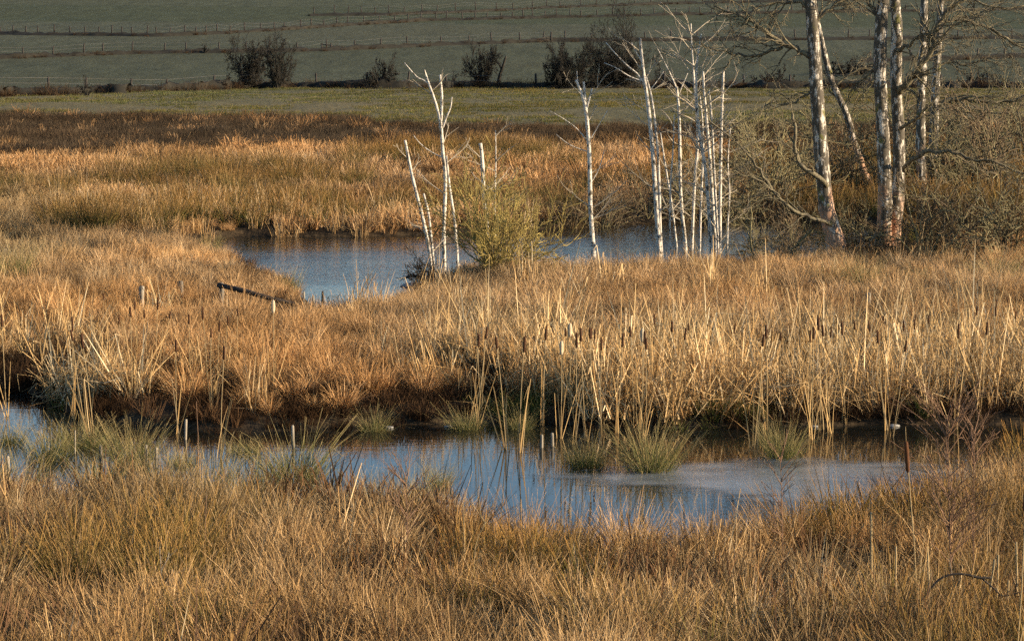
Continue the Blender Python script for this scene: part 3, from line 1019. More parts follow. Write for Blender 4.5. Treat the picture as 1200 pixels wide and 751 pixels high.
# the tall living birches on the right
b = stem_base(984, 312); Y = b.y
t = empty('birch_tree', b, 'tall thick leaning birch with reddish bare wood at its foot', 'birch', 'tall birches on the right')
tr, path, rad = add_trunk(t, [(986, 312), (978, 280), (969, 246), (965, 210), (962, 176), (957, 110), (954, 57), (949, 0), (941, -90), (936, -190), (930, -290)],
                          [30, 23, 20, 18.5, 18, 17.5, 16.5, 14, 11, 7, 3], Y, M['birch'], sides=14, rough=0.14)
add_limb(t, [(951, 68), (940, 60), (929, 57), (907, 46), (890, 32), (876, 22), (859, 15), (838, 8)], 7, 2, Y, M['limb'], 1, 12, 0.9)
add_limb(t, [(915, 56, 0.1), (905, 58, .2), (890, 66, .3), (867, 64, .3), (850, 60, .2), (826, 55, 0)], 4.5, 1.5, Y, M['limb'], 2, 9, 0.7)
add_limb(t, [(968, 217, -.2), (955, 206, -.4), (940, 193, -.5), (932, 176, -.5), (931, 150, -.6), (929, 135, -.6)], 7, 3, Y, M['limb'], 3, 6, 0.6)
add_limb(t, [(972, 262, -.3), (952, 256, -.6), (930, 246, -.8), (907, 224, -.9), (890, 200, -1), (881, 188, -1), (852, 158, -1), (828, 138, -1)], 5, 1.6, Y, M['limb'], 4, 14, 0.8)
add_limb(t, [(915, 232, -.9), (895, 214, -1), (872, 205, -1.1), (846, 196, -1.2)], 2.5, 1, Y, M['limb'], 9, 8, 0.7)
add_limb(t, [(949, 8), (930, 2), (905, 4), (885, 12), (868, 30)], 5, 1.5, Y, M['limb'], 5, 12, 0.9)
add_limb(t, [(952, 30), (968, 14), (985, 2), (1003, -12)], 5, 2, Y, M['limb'], 6, 10, 0.9)
add_limb(t, [(957, 105), (945, 112), (925, 122), (905, 120), (893, 128)], 3.5, 1.2, Y, M['limb'], 7, 7, 0.6)
crown_twigs(t, path, rad, 0.72, 1.0, 22, 2.2, 8, M['limb'])

b = stem_base(1041, 306); Y = b.y
t = empty('birch_tree', b, 'twin-stemmed birch, two straight stems rising side by side from one foot', 'birch', 'tall birches on the right')
tr, path, rad = add_trunk(t, [(1037, 306), (1036, 280), (1037, 220), (1034, 145), (1031, 79), (1033, 26), (1035, 0), (1033, -90), (1030, -190), (1028, -280)],
                          [21, 19, 17, 16, 16.5, 16, 14, 11, 7, 3], Y, M['birch'], sides=14, rough=0.15)
add_limb(t, [(1032, 30), (1026, 14), (1018, 4), (1010, -10), (1004, -24)], 5, 2, Y, M['limb'], 11, 7, 0.8)
add_limb(t, [(1030, 72), (1018, 88), (1005, 96), (990, 97)], 3.5, 1.2, Y, M['limb'], 12, 6, 0.6)
crown_twigs(t, path, rad, 0.72, 1.0, 18, 2.0, 13, M['limb'])
tr, path, rad = add_trunk(t, [(1043, 306, .1), (1047, 280, .2), (1053, 220, .4), (1053, 154, .5), (1050, 88, .5), (1051, 35, .5), (1049, 0, .5), (1050, -80, .5), (1055, -180, .5), (1056, -260, .5)],
                          [19, 17, 15.5, 15, 15, 14, 12, 9, 6, 3], Y, M['birch'], sides=14, rough=0.15)
add_limb(t, [(1054, 108, .4), (1064, 96, .2), (1075, 83, 0), (1090, 62, -.2), (1100, 30, -.3), (1112, 10, -.4), (1135, -4, -.5)], 9, 3, Y, M['limb'], 14, 14, 1.0)
add_limb(t, [(1058, 200, .2), (1070, 188, -.3), (1083, 180, -.6), (1105, 177, -.9), (1125, 182, -1.1), (1141, 188, -1.3), (1160, 188, -1.4), (1182, 196, -1.5), (1205, 204, -1.6)], 5.5, 2, Y, M['limb'], 15, 14, 0.9)
add_limb(t, [(1056, 150, .3), (1072, 142, 0), (1086, 128, -.2), (1100, 110, -.3)], 4.5, 1.5, Y, M['limb'], 16, 8, 0.7)
add_limb(t, [(1052, 60, .3), (1066, 52, 0), (1085, 40, -.2), (1098, 44, -.3), (1120, 30, -.4)], 5, 1.6, Y, M['limb'], 17, 10, 0.9)
crown_twigs(t, path, rad, 0.7, 1.0, 18, 2.0, 18, M['limb'])

b = stem_base(1082, 250); Y = b.y
t = empty('birch_tree', b, 'slim grey birch just right of the twin-stemmed birch, dark patched bark', 'birch', 'tall birches on the right')
tr, path, rad = add_trunk(t, [(1082, 250), (1081, 228), (1079, 180), (1079, 132), (1081, 80), (1082, 53), (1083, 0), (1083, -60), (1086, -130)], [14, 13, 12, 11.5, 11, 10.5, 9, 6, 3], Y, M['birch'], rough=0.16)
add_limb(t, [(1080, 120), (1070, 108), (1060, 104), (1046, 92)], 4, 1.2, Y, M['limb'], 21, 6, 0.8)
add_limb(t, [(1081, 70), (1092, 58), (1108, 40), (1118, 20)], 4, 1.4, Y, M['limb'], 22, 8, 1.0)
crown_twigs(t, path, rad, 0.75, 1.0, 14, 2.0, 23, M['limb'])

b = stem_base(1091, 242); Y = b.y
t = empty('birch_tree', b, 'rightmost birch, slender stem sending one long bare limb out right', 'birch', 'tall birches on the right')
tr, path, rad = add_trunk(t, [(1090, 242), (1092, 211), (1094, 170), (1095, 132), (1098, 75), (1101, 30), (1103, 0), (1107, -60), (1110, -130)], [13, 12, 11.5, 11, 10, 9.5, 8, 6, 3], Y, M['birch'], rough=0.16)
add_limb(t, [(1096, 124), (1110, 118), (1127, 115), (1142, 118), (1156, 120), (1176, 119), (1200, 113), (1224, 106)], 6, 2.5, Y, M['limb'], 25, 14, 1.0)
add_limb(t, [(1101, 28), (1118, 22), (1136, 26), (1158, 34), (1180, 46), (1204, 58), (1220, 62)], 5, 2, Y, M['limb'], 26, 16, 1.3)
add_limb(t, [(1098, 80), (1115, 72), (1132, 76), (1155, 70), (1178, 80)], 3.5, 1.2, Y, M['limb'], 27, 12, 1.2)
add_limb(t, [(1102, 5), (1125, -4), (1150, 4), (1180, 10), (1200, 8)], 4, 1.4, Y, M['limb'], 28, 14, 1.2)
crown_twigs(t, path, rad, 0.75, 1.0, 14, 2.2, 29, M['limb'])

b = stem_base(1024, 236); Y = b.y
t = empty('birch_tree', b, 'thin speckled birch leaning left behind the thick leaning birch', 'birch', 'tall birches on the right')
tr, path, rad = add_trunk(t, [(1024, 236), (1016, 211), (1004, 176), (991, 132), (978, 104), (971, 83), (963, 50), (957, 20), (950, -30), (944, -80)], [10, 9.5, 9, 8.5, 8, 8, 7, 6, 4, 2], Y, M['birch'], rough=0.15)
add_limb(t, [(985, 118), (975, 110), (968, 100), (960, 92)], 3, 1, Y, M['limb'], 31, 4, 0.7)
add_limb(t, [(978, 100), (990, 92), (1002, 84), (1015, 78)], 3, 1, Y, M['limb'], 32, 6, 0.9)

# bleached dead birches in the pond margin
DB = 'bleached dead birches by the pond'
def dead_birch(bx, by, pts, widths, label, limbs=(), twigs=6, tl=0.8, seed=0, extra=()):
    b = stem_base(bx, by); Y = b.y
    t = empty('dead_birch', b, label, 'dead birch', DB)
    tr, path, rad = add_trunk(t, pts, widths, Y, M['dead_birch'], sides=8, rough=0.1)
    for q, w in extra:
        add_trunk(t, q, w, Y, M['dead_birch'], sides=7, rough=0.1, rooted=q[0][1] > by - 6)
    r = random.Random(seed)
    for q, w0, w1 in limbs:
        lp = px_path(q, Y, 3)
        mb = MB(); mb.tube(lp, [w * mpp(Y) / 2 for w in np.linspace(w0, w1, len(lp))], 5, True, 0.1)
        mb.build('branch', M['dead_birch'], t)
    if twigs:
        mb = MB()
        for k in range(twigs):
            f = r.uniform(0.3, 0.97)
            i = min(int(f * (len(path) - 1)), len(path) - 2)
            a = r.choice([0, math.pi]) + r.gauss(0, 0.6)
            grow(mb, path[i], Vector((math.cos(a), math.sin(a) * 0.6, 0.75)), tl * r.uniform(0.5, 1.3), 0.014, 1, r, kids=4, spread=0.6, wob=0.2, minr=0.0075, nseg=5)
        mb.build('twigs', M['twig_pale'], t)
    return t

dead_birch(521, 318, [(521, 318), (520, 280), (521, 247), (522, 209), (519, 179), (516.5, 146), (511, 123), (503.5, 101), (497, 82)], [6, 5.5, 5, 5, 5, 4.6, 4, 3.4, 2.6],
           'dead birch forking high into two pale tips, left of the bushy willow',
           limbs=[([(516, 150), (517.5, 130), (517.6, 110), (515.7, 88)], 4, 2.6), ([(519, 150), (523, 138), (528, 126), (529.5, 114)], 2.4, 1.6),
                  ([(502, 98), (496, 94), (488, 90), (474, 74)], 2.2, 1.2), ([(519, 185), (505, 178), (492, 168), (484, 158)], 1.6, 0.8)],
           extra=[([(537, 318), (533, 262), (531, 247), (526.6, 217), (523, 183)], [4.5, 4, 3.8, 3.4, 3])], twigs=5, seed=41)
dead_birch(506, 322, [(506, 322), (504, 299), (496, 258), (485.5, 217), (479, 187), (474.7, 164.5)], [5.5, 5.2, 5, 4.6, 4.2, 3.6],
           'limbless dead birch pole leaning left at the edge of the blue pond', twigs=3, tl=0.6, seed=42)
dead_birch(509, 322, [(509, 322), (506, 285), (502, 250), (496.5, 227)], [4, 3.6, 3.2, 2.6], 'short thin dead birch stub beside the left leaning pole', twigs=2, tl=0.5, seed=43)
dead_birch(574, 316, [(574, 316), (571, 261), (567, 224), (565, 187), (563, 168)], [6.5, 6, 5.8, 5.4, 5], 'dead birch snapped off flat, standing inside the bushy willow', twigs=3, tl=0.7, seed=44)
dead_birch(581, 312, [(581, 312), (580, 260), (580, 235), (581, 190), (580.7, 153)], [2.6, 2.4, 2.2, 1.8, 1.2], 'hair thin grey sapling standing in the bushy willow', twigs=7, tl=0.7, seed=45)
dead_birch(696.5, 308, [(696.5, 308), (695.5, 296), (692, 244), (691, 192), (688.7, 152), (684.7, 120), (675, 94)], [8.5, 7.5, 6.5, 6, 5.6, 5, 3],
           'lone dead birch with a splintered crown standing in the pond',
           limbs=[([(686, 124), (685, 110), (684, 96)], 4, 2.4), ([(687, 130), (690, 118), (694, 104)], 3, 2), ([(680, 108), (677, 96), (676, 84)], 1.6, 1),
                  ([(688, 165), (675, 150), (658, 138), (644, 130)], 1.6, 0.7), ([(689, 178), (668, 170), (652, 158)], 1.4, 0.6), ([(691, 165), (700, 150), (712, 130)], 1.5, 0.6),
                  ([(692, 215), (702, 198), (708, 176)], 1.5, 0.6)], twigs=8, tl=0.7, seed=46)
dead_birch(773, 300, [(773, 300), (772.6, 290), (768.6, 236), (765, 180), (759, 120), (754, 84), (750, 45)], [8.5, 7.5, 6.5, 6, 5.4, 4.6, 3],
           'tallest dead birch with a pointed top and two upswept left branches',
           limbs=[([(755, 98), (746, 86), (736, 78), (722, 64), (710, 50)], 2.6, 1), ([(755, 96), (738, 90), (722, 80), (708, 74)], 2.2, 0.9), ([(752, 72), (746, 62), (740, 50)], 1.8, 0.9),
                  ([(757, 112), (768, 98), (778, 84)], 1.6, 0.7)],
           extra=[([(776, 299), (774, 275), (772, 200), (768, 148), (763, 112), (757, 90)], [4.6, 4.2, 3.8, 3.4, 3, 2])], twigs=12, tl=0.8, seed=47)
dead_birch(793, 290, [(793, 290), (792, 280), (787, 238), (780, 196), (774, 156)], [3.4, 3.2, 2.8, 2.4, 1.6], 'thin crooked dead birch just right of the tallest one', twigs=4, tl=0.6, seed=48)
dead_birch(803.5, 293, [(803.5, 293), (803, 284), (797.7, 228), (796.5, 156), (795, 125), (793, 102)], [5.6, 5, 4.6, 4.4, 4, 3.4],
           'dead birch with a blunt top and thin spreading twigs left of the slender cluster',
           limbs=[([(793, 104), (786, 88), (778, 72), (771, 58)], 2, 0.8), ([(795, 112), (800, 100), (806, 86)], 1.6, 0.7)], twigs=8, tl=0.7, seed=49)
SL = 'slender white birch in the tight cluster, '
dead_birch(811, 293, [(811, 293), (811, 284), (813.7, 220), (817.7, 160), (813.7, 100), (811, 60), (809.7, 28)], [5, 4.6, 4.2, 4, 3.4, 2.4, 1.4], SL + 'leftmost foot and wiry twigged top', twigs=30, tl=0.95, seed=50)
dead_birch(833, 300, [(833, 300), (833, 292), (827.7, 208), (819.7, 156), (816, 110), (817, 72), (822, 40)], [5.4, 5, 4.6, 4.2, 3.6, 2.6, 1.4], SL + 'its stem crossing behind the leftmost one', twigs=28, tl=0.95, seed=51)
dead_birch(838.3, 296, [(838.3, 296), (838, 288), (832, 188), (826, 120), (824, 84)], [5.4, 5, 4.6, 4, 2.6], SL + 'middle one with whitest bark', twigs=9, tl=0.7, seed=52)
dead_birch(841.5, 299, [(841.5, 299), (841, 280), (837, 200), (834, 140), (831, 106)], [3.6, 3.4, 3, 2.6, 1.6], SL + 'thinnest one squeezed near the right end', twigs=6, tl=0.6, seed=53)
dead_birch(843.6, 298, [(843.6, 298), (843.5, 290), (844.5, 192), (845.7, 140), (847.7, 84)], [5, 4.8, 4.4, 4, 3.2], SL + 'rightmost straight pole with blunt top', twigs=6, tl=0.6, seed=54)

dead_birch(820, 295, [(820, 295), (820.5, 270), (822, 225), (824, 180), (823, 140), (820, 112)], [3.4, 3.2, 3, 2.8, 2.2, 1.4], SL + 'faint thin one behind the leftmost two', twigs=8, tl=0.7, seed=55)
dead_birch(786, 297, [(786, 297), (785, 260), (786, 215), (789, 170), (790, 135)], [2.8, 2.6, 2.4, 2, 1.2], 'wispy dead birch between the tallest one and the blunt topped one', twigs=8, tl=0.7, seed=56)
dead_birch(852, 297, [(852, 297), (853, 262), (855, 225), (853, 190), (856, 150)], [2.6, 2.4, 2.2, 2, 1.2], 'wispy grey birch sapling right of the slender cluster', twigs=9, tl=0.8, seed=57)

# ------------------------------------------------------------------ bushes
def bush_meshes(name, seed, stems, width, height, depth=3, kids=4, spread=0.8, wob=0.2, lean=0.9, r0=0.03, minr=0.006, gravity=0.0, shrink=0.62, low=0.5, arch=0.0, short=0.65, foot=0.06):
    """stems and twigs of one bush, fitted to a width and height"""
    r = random.Random(seed)
    s = MB(); t = MB()
    for k in range(stems):
        a = r.random() * 2 * math.pi
        tilt = lean * math.sqrt(r.random())
        d = Vector((math.sin(tilt) * math.cos(a), math.sin(tilt) * math.sin(a), math.cos(tilt)))
        p = Vector((math.cos(a) * foot * width * r.random(), math.sin(a) * foot * width * r.random(), -0.08))
        pts = [p.copy()]; rads = [r0]
        n = 6; L = height * r.uniform(short, 1.0)
        q = p.copy(); dd = d.copy()
        for i in range(n):
            dd = (dd + rdir(r) * wob + Vector((0, 0, -arch if i > 2 else 0))).normalized()
            q = q + dd * L / n
            q.z = max(q.z, 0.05)
            pts.append(q.copy()); rads.append(max(minr, r0 * (1 - 0.85 * (i + 1) / n)))
        s.tube(pts, rads, 5, False)
        for j in range(kids * 2):
            f = low * 0.4 + (1 - low * 0.4) * (j + r.random()) / (kids * 2)
            i = min(int(f * n), n - 1)
            bd = (pts[i + 1] - pts[i]).normalized()
            grow(t, pts[i].lerp(pts[i + 1], f * n - i), (bd + rdir(r, 0.1) * spread).normalized(), L * 0.42 * r.uniform(0.5, 1.1), max(minr, rads[i] * 0.5), depth - 2, r,
                 kids, spread, gravity, 0.25, shrink, minr, 3, 4)
    V = np.array(s.v + t.v)
    fx = width / max(1e-6, np.percentile(V[:, 0], 99) - np.percentile(V[:, 0], 1))
    fz = height / np.percentile(V[:, 2], 99.5)
    for m in (s, t):
        A = np.array(m.v)
        A[:, 0] *= fx; A[:, 1] *= fx
        A[:, 2] = np.where(A[:, 2] > 0, A[:, 2] * fz, A[:, 2])
        m.v = [tuple(x) for x in A]
    return s.mesh(name + '_stems'), t.mesh(name + '_twigs')

def place_bush(name, base, meshes, label, cat, group=None, rot=0.0, scale=(1, 1, 1), tname='twigs'):
    e = empty(name, base, label, cat, group)
    e.rotation_euler = (0, 0, rot)
    e.scale = scale
    for nm, me in zip(('stems', tname), meshes):
        o = bpy.data.objects.new(nm, me)
        C.objects.link(o)
        o.parent = e
    return e

def with_mat(pair, ma, mb_):
    pair[0].materials.append(ma); pair[1].materials.append(mb_)
    return pair

# bushy yellow-green willow in front of the pond
b = stem_base(584, 340)
wm = with_mat(bush_meshes('willow', 8, 46, 2.8, 2.4, depth=3, kids=4, spread=0.75, wob=0.22, lean=1.1, r0=0.026, minr=0.0100, gravity=0.03, short=0.35), M['twig_yellow'], M['twig_yellow'])
place_bush('willow_bush', b, wm, 'bushy willow with yellow green twigs standing before the blue pond', 'willow bush')
bm = with_mat(bush_meshes('bramble', 6, 26, 1.2, 0.8, depth=3, kids=4, spread=0.9, wob=0.3, lean=1.2, r0=0.014, minr=0.007, arch=0.25), M['twig_dark'], M['twig_dark'])
place_bush('bramble', stem_base(508, 346), bm, 'low dark bramble tangle at the foot of the left leaning dead pole', 'bramble')
place_bush('bramble', stem_base(400, 372), bm, 'low dark bramble overhanging the left tip of the pond', 'bramble', rot=1.3, scale=(1.1, 1.1, 0.7))

# scrub thicket under the birches
sv = [with_mat(bush_meshes('scrub%d' % k, 70 + k, 15, 3.2, 2.3, depth=3, kids=4, spread=0.85, wob=0.24, lean=1.15, r0=0.028, minr=0.0115, arch=[0.0, 0.12, 0.2, 0.05][k]),
               M['twig'] if k % 2 else M['twig_olive'], M['twig_olive'] if k % 2 else M['twig']) for k in range(4)]
SG = 'willow scrub under the birches'
scrub = [
    (900, 316, 0, 0.5, 'olive willow scrub at the left foot of the thick leaning birch'),
    (935, 300, 2, 0.62, 'arching scrub tangle leaning on the thick leaning birch'),
    (885, 290, 1, 0.42, 'low scrub standing in the water right of the slender birch cluster'),
    (1010, 308, 1, 0.6, 'scrub filling the gap between the thick birch and the twin birch'),
    (1085, 316, 2, 0.85, 'arching pale twigged scrub at the right foot of the twin birch'),
    (1135, 314, 0, 0.95, 'broad twiggy scrub right of the twin birch, above the grass'),
    (1185, 318, 3, 0.9, 'dark scrub at the right picture edge above the grass'),
    (900, 255, 3, 1.1, 'scrub on the far bank behind the slender birch cluster'),
    (945, 248, 0, 1.1, 'scrub on the far bank just left of the thick birch stem'),
    (1000, 246, 2, 1.0, 'scrub behind the foot of the thin speckled leaning birch'),
    (1062, 246, 3, 1.15, 'scrub at the foot of the slim grey birch'),
    (1125, 250, 1, 1.2, 'scrub below the long bare limb of the rightmost birch'),
    (1175, 248, 2, 1.3, 'tall scrub at the right edge behind the nearer thicket'),
    (870, 222, 1, 1.2, 'low brown scrub at the far marsh left of the thick birch'),
    (1150, 205, 0, 1.6, 'grey haze of far scrub on the right before the pasture'),
    (1060, 200, 2, 1.4, 'far scrub seen between the two slim birches'),
    (985, 195, 3, 1.3, 'far dark scrub between the thick birch and the twin birch'),
    (1210, 215, 1, 1.6, 'far scrub cut by the right picture edge'),
    (705, 266, 2, 0.62, 'small dark scrub on the far shore behind the lone dead birch'),
    (760, 261, 0, 0.85, 'dark scrub on the far shore behind the tallest dead birch'),
    (830, 261, 3, 0.95, 'dark scrub on the far shore behind the slender birch cluster'),
]
for k, (bx, by, v, s_, lab) in enumerate(scrub):
    b = stem_base(bx, by)
    b.z = max(b.z, -0.25)
    place_bush('willow_scrub', b, sv[v], lab, 'scrub', SG, rot=k * 1.7, scale=(s_ * 1.15, s_ * 1.15, s_))

def bough(pts, by, w0, w1, seed, label):
    b = stem_base(pts[0][0], by); Y = b.y
    e = empty('willow_bough', b, label, 'bough', 'arching boughs under the birches')
    o = add_limb(e, [(pts[0][0], by + 2)] + pts, w0, w1, Y, M['twig_olive'], seed, 12, 0.55, spread=0.6)
    return e

bough([(1066, 290), (1101, 277), (1132, 270), (1158, 281), (1178, 297)], 306, 4, 1.6, 401, 'long pale bough arching low to the right of the twin birch')
bough([(1104, 285), (1118, 262), (1134, 254), (1150, 258), (1160, 272)], 310, 3, 1.2, 402, 'hooped pale bough above the long arching one')
bough([(925, 300), (940, 280), (958, 272), (975, 284), (990, 300)], 308, 3.5, 1.4, 403, 'pale bough bowed across the foot of the thick leaning birch')
bough([(1000, 300), (985, 282), (975, 270), (985, 262), (1008, 276), (1026, 290)], 308, 4.5, 1.6, 404, 'mossy bough lying between the thick birch and the twin birch')
bough([(882, 300), (879, 270), (880, 240), (883, 218)], 304, 3, 1.4, 405, 'upright pale sapling stem right of the slender birch cluster')

# hawthorns on the field boundary
def hedge_bush(px, top, base_row, width_px, seed, label, stems=16, lean=0.8, kids=5, depth=4, name='hawthorn', cat='hawthorn', spread=0.85):
    g = hit(px, base_row)
    s = mpp(g.y)
    pair = with_mat(bush_meshes(name, seed, int(stems * 1.35), width_px * s, (base_row - top) * s, depth=depth, kids=kids, spread=spread, wob=0.2, lean=lean * 1.45, r0=0.10, minr=0.024, shrink=0.62, low=0.1, foot=0.24, short=0.45),
                    M['twig_hedge'], M['twig_hedge'])
    return place_bush(name, g, pair, label, cat, 'bare hawthorns along the lowest field hedge')

hedge_bush(293, 45, 104, 46, 201, 'broad dark hawthorn, left half of the paired large bushes on the field edge', 13, 0.75)
hedge_bush(326, 38, 104, 36, 202, 'upright many-stemmed hawthorn, right half of the paired large bushes', 14, 0.45, spread=0.6)
hedge_bush(265, 88, 105, 22, 203, 'knee high hawthorn just left of the paired large bushes', 8, 1.0, 4)
hedge_bush(447, 66, 104, 36, 204, 'rounded hawthorn alone above the dead birch with forked tips', 11, 0.8)
hedge_bush(564, 53, 103, 40, 205, 'open hawthorn with splayed stems left of the two biggest dark bushes', 12, 0.6, spread=0.6)
hedge_bush(664, 50, 104, 50, 206, 'dense rounded dark hawthorn at the left of the tallest hedge tree', 22, 0.9)
hedge_bush(724, 13, 103, 82, 207, 'tallest hedge tree, wide dark crown behind the tallest dead birch', 30, 0.95)
hedge_bush(772, 70, 101, 30, 208, 'small hawthorn at the right foot of the tallest hedge tree', 9, 0.9, 4)
hedge_bush(102, 88, 112, 18, 209, 'small faint hawthorn far left on the field edge', 7, 0.8, 3)
hedge_bush(241, 52, 63, 10, 210, 'tiny round bush on the second hedge line above the paired bushes', 7, 0.9, 3)
hedge_bush(528, 84, 101, 16, 211, 'little low bush between the rounded and the open hawthorn', 7, 0.9, 3)
hedge_bush(995, 68, 88, 60, 212, 'reddish brown thicket on the hillside behind the thick leaning birch', 14, 1.1, 4)
hedge_bush(905, 80, 102, 50, 213, 'low spreading thicket on the field edge left of the thick birch', 12, 1.1, 4)
hedge_bush(1150, 84, 101, 60, 214, 'low spreading thicket on the field edge far right', 12, 1.1, 4)
g = hit(592, 86)
snag = empty('dead_snag', hit(583, 102), 'bare crooked snag leaning right beside the open hawthorn', 'snag')
mb = MB(); Yg = snag.location.y
mb.tube([Vector(snag.location) - Vector((0, 0, .1))] + px_path([(584, 98), (586, 88), (590, 76), (593, 66)], Yg, 3), [0.2] + list(np.linspace(0.19, 0.08, 10)), 6, True)
mb.build('stem', M['twig_hedge'], snag)
mb = MB(); mb.tube(px_path([(588, 82), (585, 76), (582, 72)], Yg, 2), list(np.linspace(0.1, 0.05, 5)), 5, True)
mb.build('branch', M['twig_hedge'], snag)

# ------------------------------------------------------------------ field boundaries
def boundary(rows, height, label_bank, label_fence, post_px, post_from, post_to, seed, post_h=1.15, gaps=()):
    r = random.Random(seed)
    xs = [p[0] for p in rows]; ys = [p[1] for p in rows]
    pts = []
    x = xs[0]
    while x <= xs[-1]:
        pts.append(hit(x, float(np.interp(x, xs, ys)), 150))
        x += 7
    # bank
    prof = [(-0.9, -0.15), (-0.55, 0.35), (-0.2, 0.85), (0.15, 1.0), (0.5, 0.55), (0.9, -0.15)]
    v = []; f = []
    for i, p in enumerate(pts):
        hh = height * (0.5 + 1.1 * float(fbm(np.array([p.x]), np.array([p.y + seed * 31]), 6.0, 4.0)[0]))
        for (o, z) in prof:
            v.append((p.x + r.gauss(0, .08), p.y + o * 1.2 + r.gauss(0, .1), p.z + max(-0.15, z * hh + (r.gauss(0, 0.09) if z > 0 else 0))))
    m = len(prof)
    for i in range(len(pts) - 1):
        for k in range(m - 1):
            f.append((i * m + k, (i + 1) * m + k, (i + 1) * m + k + 1, i * m + k + 1))
    mb = MB(); mb.v = v; mb.f = f
    o = mb.build('hedge_bank', M['bank'])
    tag(o, label_bank, 'hedge bank', 'field boundary banks')
    # fence
    org = pts[0].copy()
    fe = empty('field_fence', org, label_fence, 'fence', 'field boundary fences')
    tops = []
    x = post_from
    while x < post_to:
        g = hit(x, float(np.interp(x, xs, ys)) - 0.3, 150)
        if not any(a < x < b for a, b in gaps):
            lean = Vector((r.gauss(0, 0.06), 0, 1)).normalized()
            hh = post_h * r.uniform(0.8, 1.25)
            b0 = g - Vector((0, 0, 0.2))
            mb = MB(); mb.tube([b0, b0 + lean * (hh * 0.5 + 0.2), b0 + lean * (hh + 0.2)], [0.10, 0.095, 0.09], 6, True)
            mb.build('post', M['dark_wood'], fe)
            tops.append(b0 + lean * (hh + 0.12))
        x += post_px * r.uniform(0.75, 1.3)
    for dz in (0.0, -0.4):
        mb = MB()
        mb.tube([t_ + Vector((0, -0.07, dz)) for t_ in tops], [0.008] * len(tops), 3, False)
        mb.build('wire', M['wire'], fe)
    return pts

L1 = boundary([(-60, 115), (0, 113), (140, 109), (250, 105), (345, 103), (400, 104), (560, 103), (800, 103), (1000, 103), (1260, 103)], 0.5,
              'dark hedge bank at the foot of the hill carrying the hawthorns', 'sparse post fence along the hedge bank at the foot of the hill', 46, -40, 1240, 1,
              gaps=[(255, 345), (430, 465), (545, 590), (640, 770)])
L2 = boundary([(-60, 71), (0, 69), (170, 63), (340, 61), (400, 59), (530, 53), (646, 49), (700, 49), (820, 48), (1000, 47), (1260, 45)], 0.36,
              'hedge bank of the second line, just above the hawthorn crowns', 'post fence on the second hedge line up the hill', 30, -40, 1240, 2)
L3 = boundary([(-60, 40), (0, 41), (190, 43), (260, 40), (330, 36), (400, 31), (500, 25), (800, 18), (1260, 11)], 0.34,
              'third hedge bank up the hill, bending upward right of the middle', 'close set post fence on the third hedge line', 15, -40, 1240, 3)
L4 = boundary([(364, 19), (450, 18.5), (550, 15), (640, 10), (800, 5), (1000, 1), (1260, -3)], 0.3,
              'highest hedge bank, starting a third of the way across the hill', 'highest post fence with tall even posts near the upper picture edge', 19, 368, 1240, 4, 1.3)
L5 = boundary([(1010, 73), (1090, 71), (1180, 68), (1260, 66)], 0.38,
              'short hedge bank on the right behind the rightmost birch', 'short fence on the right behind the rightmost birch', 40, 1020, 1240, 5)
# scrub growth on the banks
PX = np.concatenate([[p.x + rnd.gauss(0, .6) for p in L for _ in range(2)] for L in (L1, L2, L3, L4, L5)])
PY = np.concatenate([[p.y + rnd.gauss(0, .6) for p in L for _ in range(2)] for L in (L1, L2, L3, L4, L5)])
put('hedge_bank_scrub', PX, PY, rng.uniform(0.25, 0.75, len(PX)) * np.where(PY < 275, 1.5, 1.0), tints(PX, PY, (0.4, 0.42, 0.42), 0.3, 0.2, 8), S_heath, 6,
    'dark dead growth along the hillside hedge banks', 'scrub')
# collapsed gate at the end of the second line
g = hit(646, 49.5, 150); Yg = g.y
ga = empty('field_gate', g, 'collapsed wooden gate rails slanting up to a post on the second hedge line', 'gate')
mb = MB(); mb.tube([g - Vector((0, 0, .2)), g + Vector((0, 0, 1.2))], [0.12, 0.1], 6); mb.build('post', M['dark_wood'], ga)
for a, c in (((604, 50), (645, 43.5)), ((612, 51), (646, 46.5))):
    mb = MB(); mb.tube([atY(*a, Yg), atY(*c, Yg)], [0.07, 0.07], 5); mb.build('rail', M['dark_wood'], ga)
g = hit(377, 59.5, 150); Yg = g.y
ga = empty('field_hurdle', g, 'small broken hurdle on the second hedge line above the rounded hawthorn', 'hurdle')
for a in ((377, 60), (388, 60)):
    mb = MB(); mb.tube([atY(a[0], a[1] + 1.5, Yg), atY(a[0], a[1] - 9, Yg)], [0.1, 0.09], 5); mb.build('post', M['dark_wood'], ga)
mb = MB(); mb.tube([atY(376, 52, Yg), atY(390, 54, Yg)], [0.06, 0.06], 5); mb.build('rail', M['dark_wood'], ga)

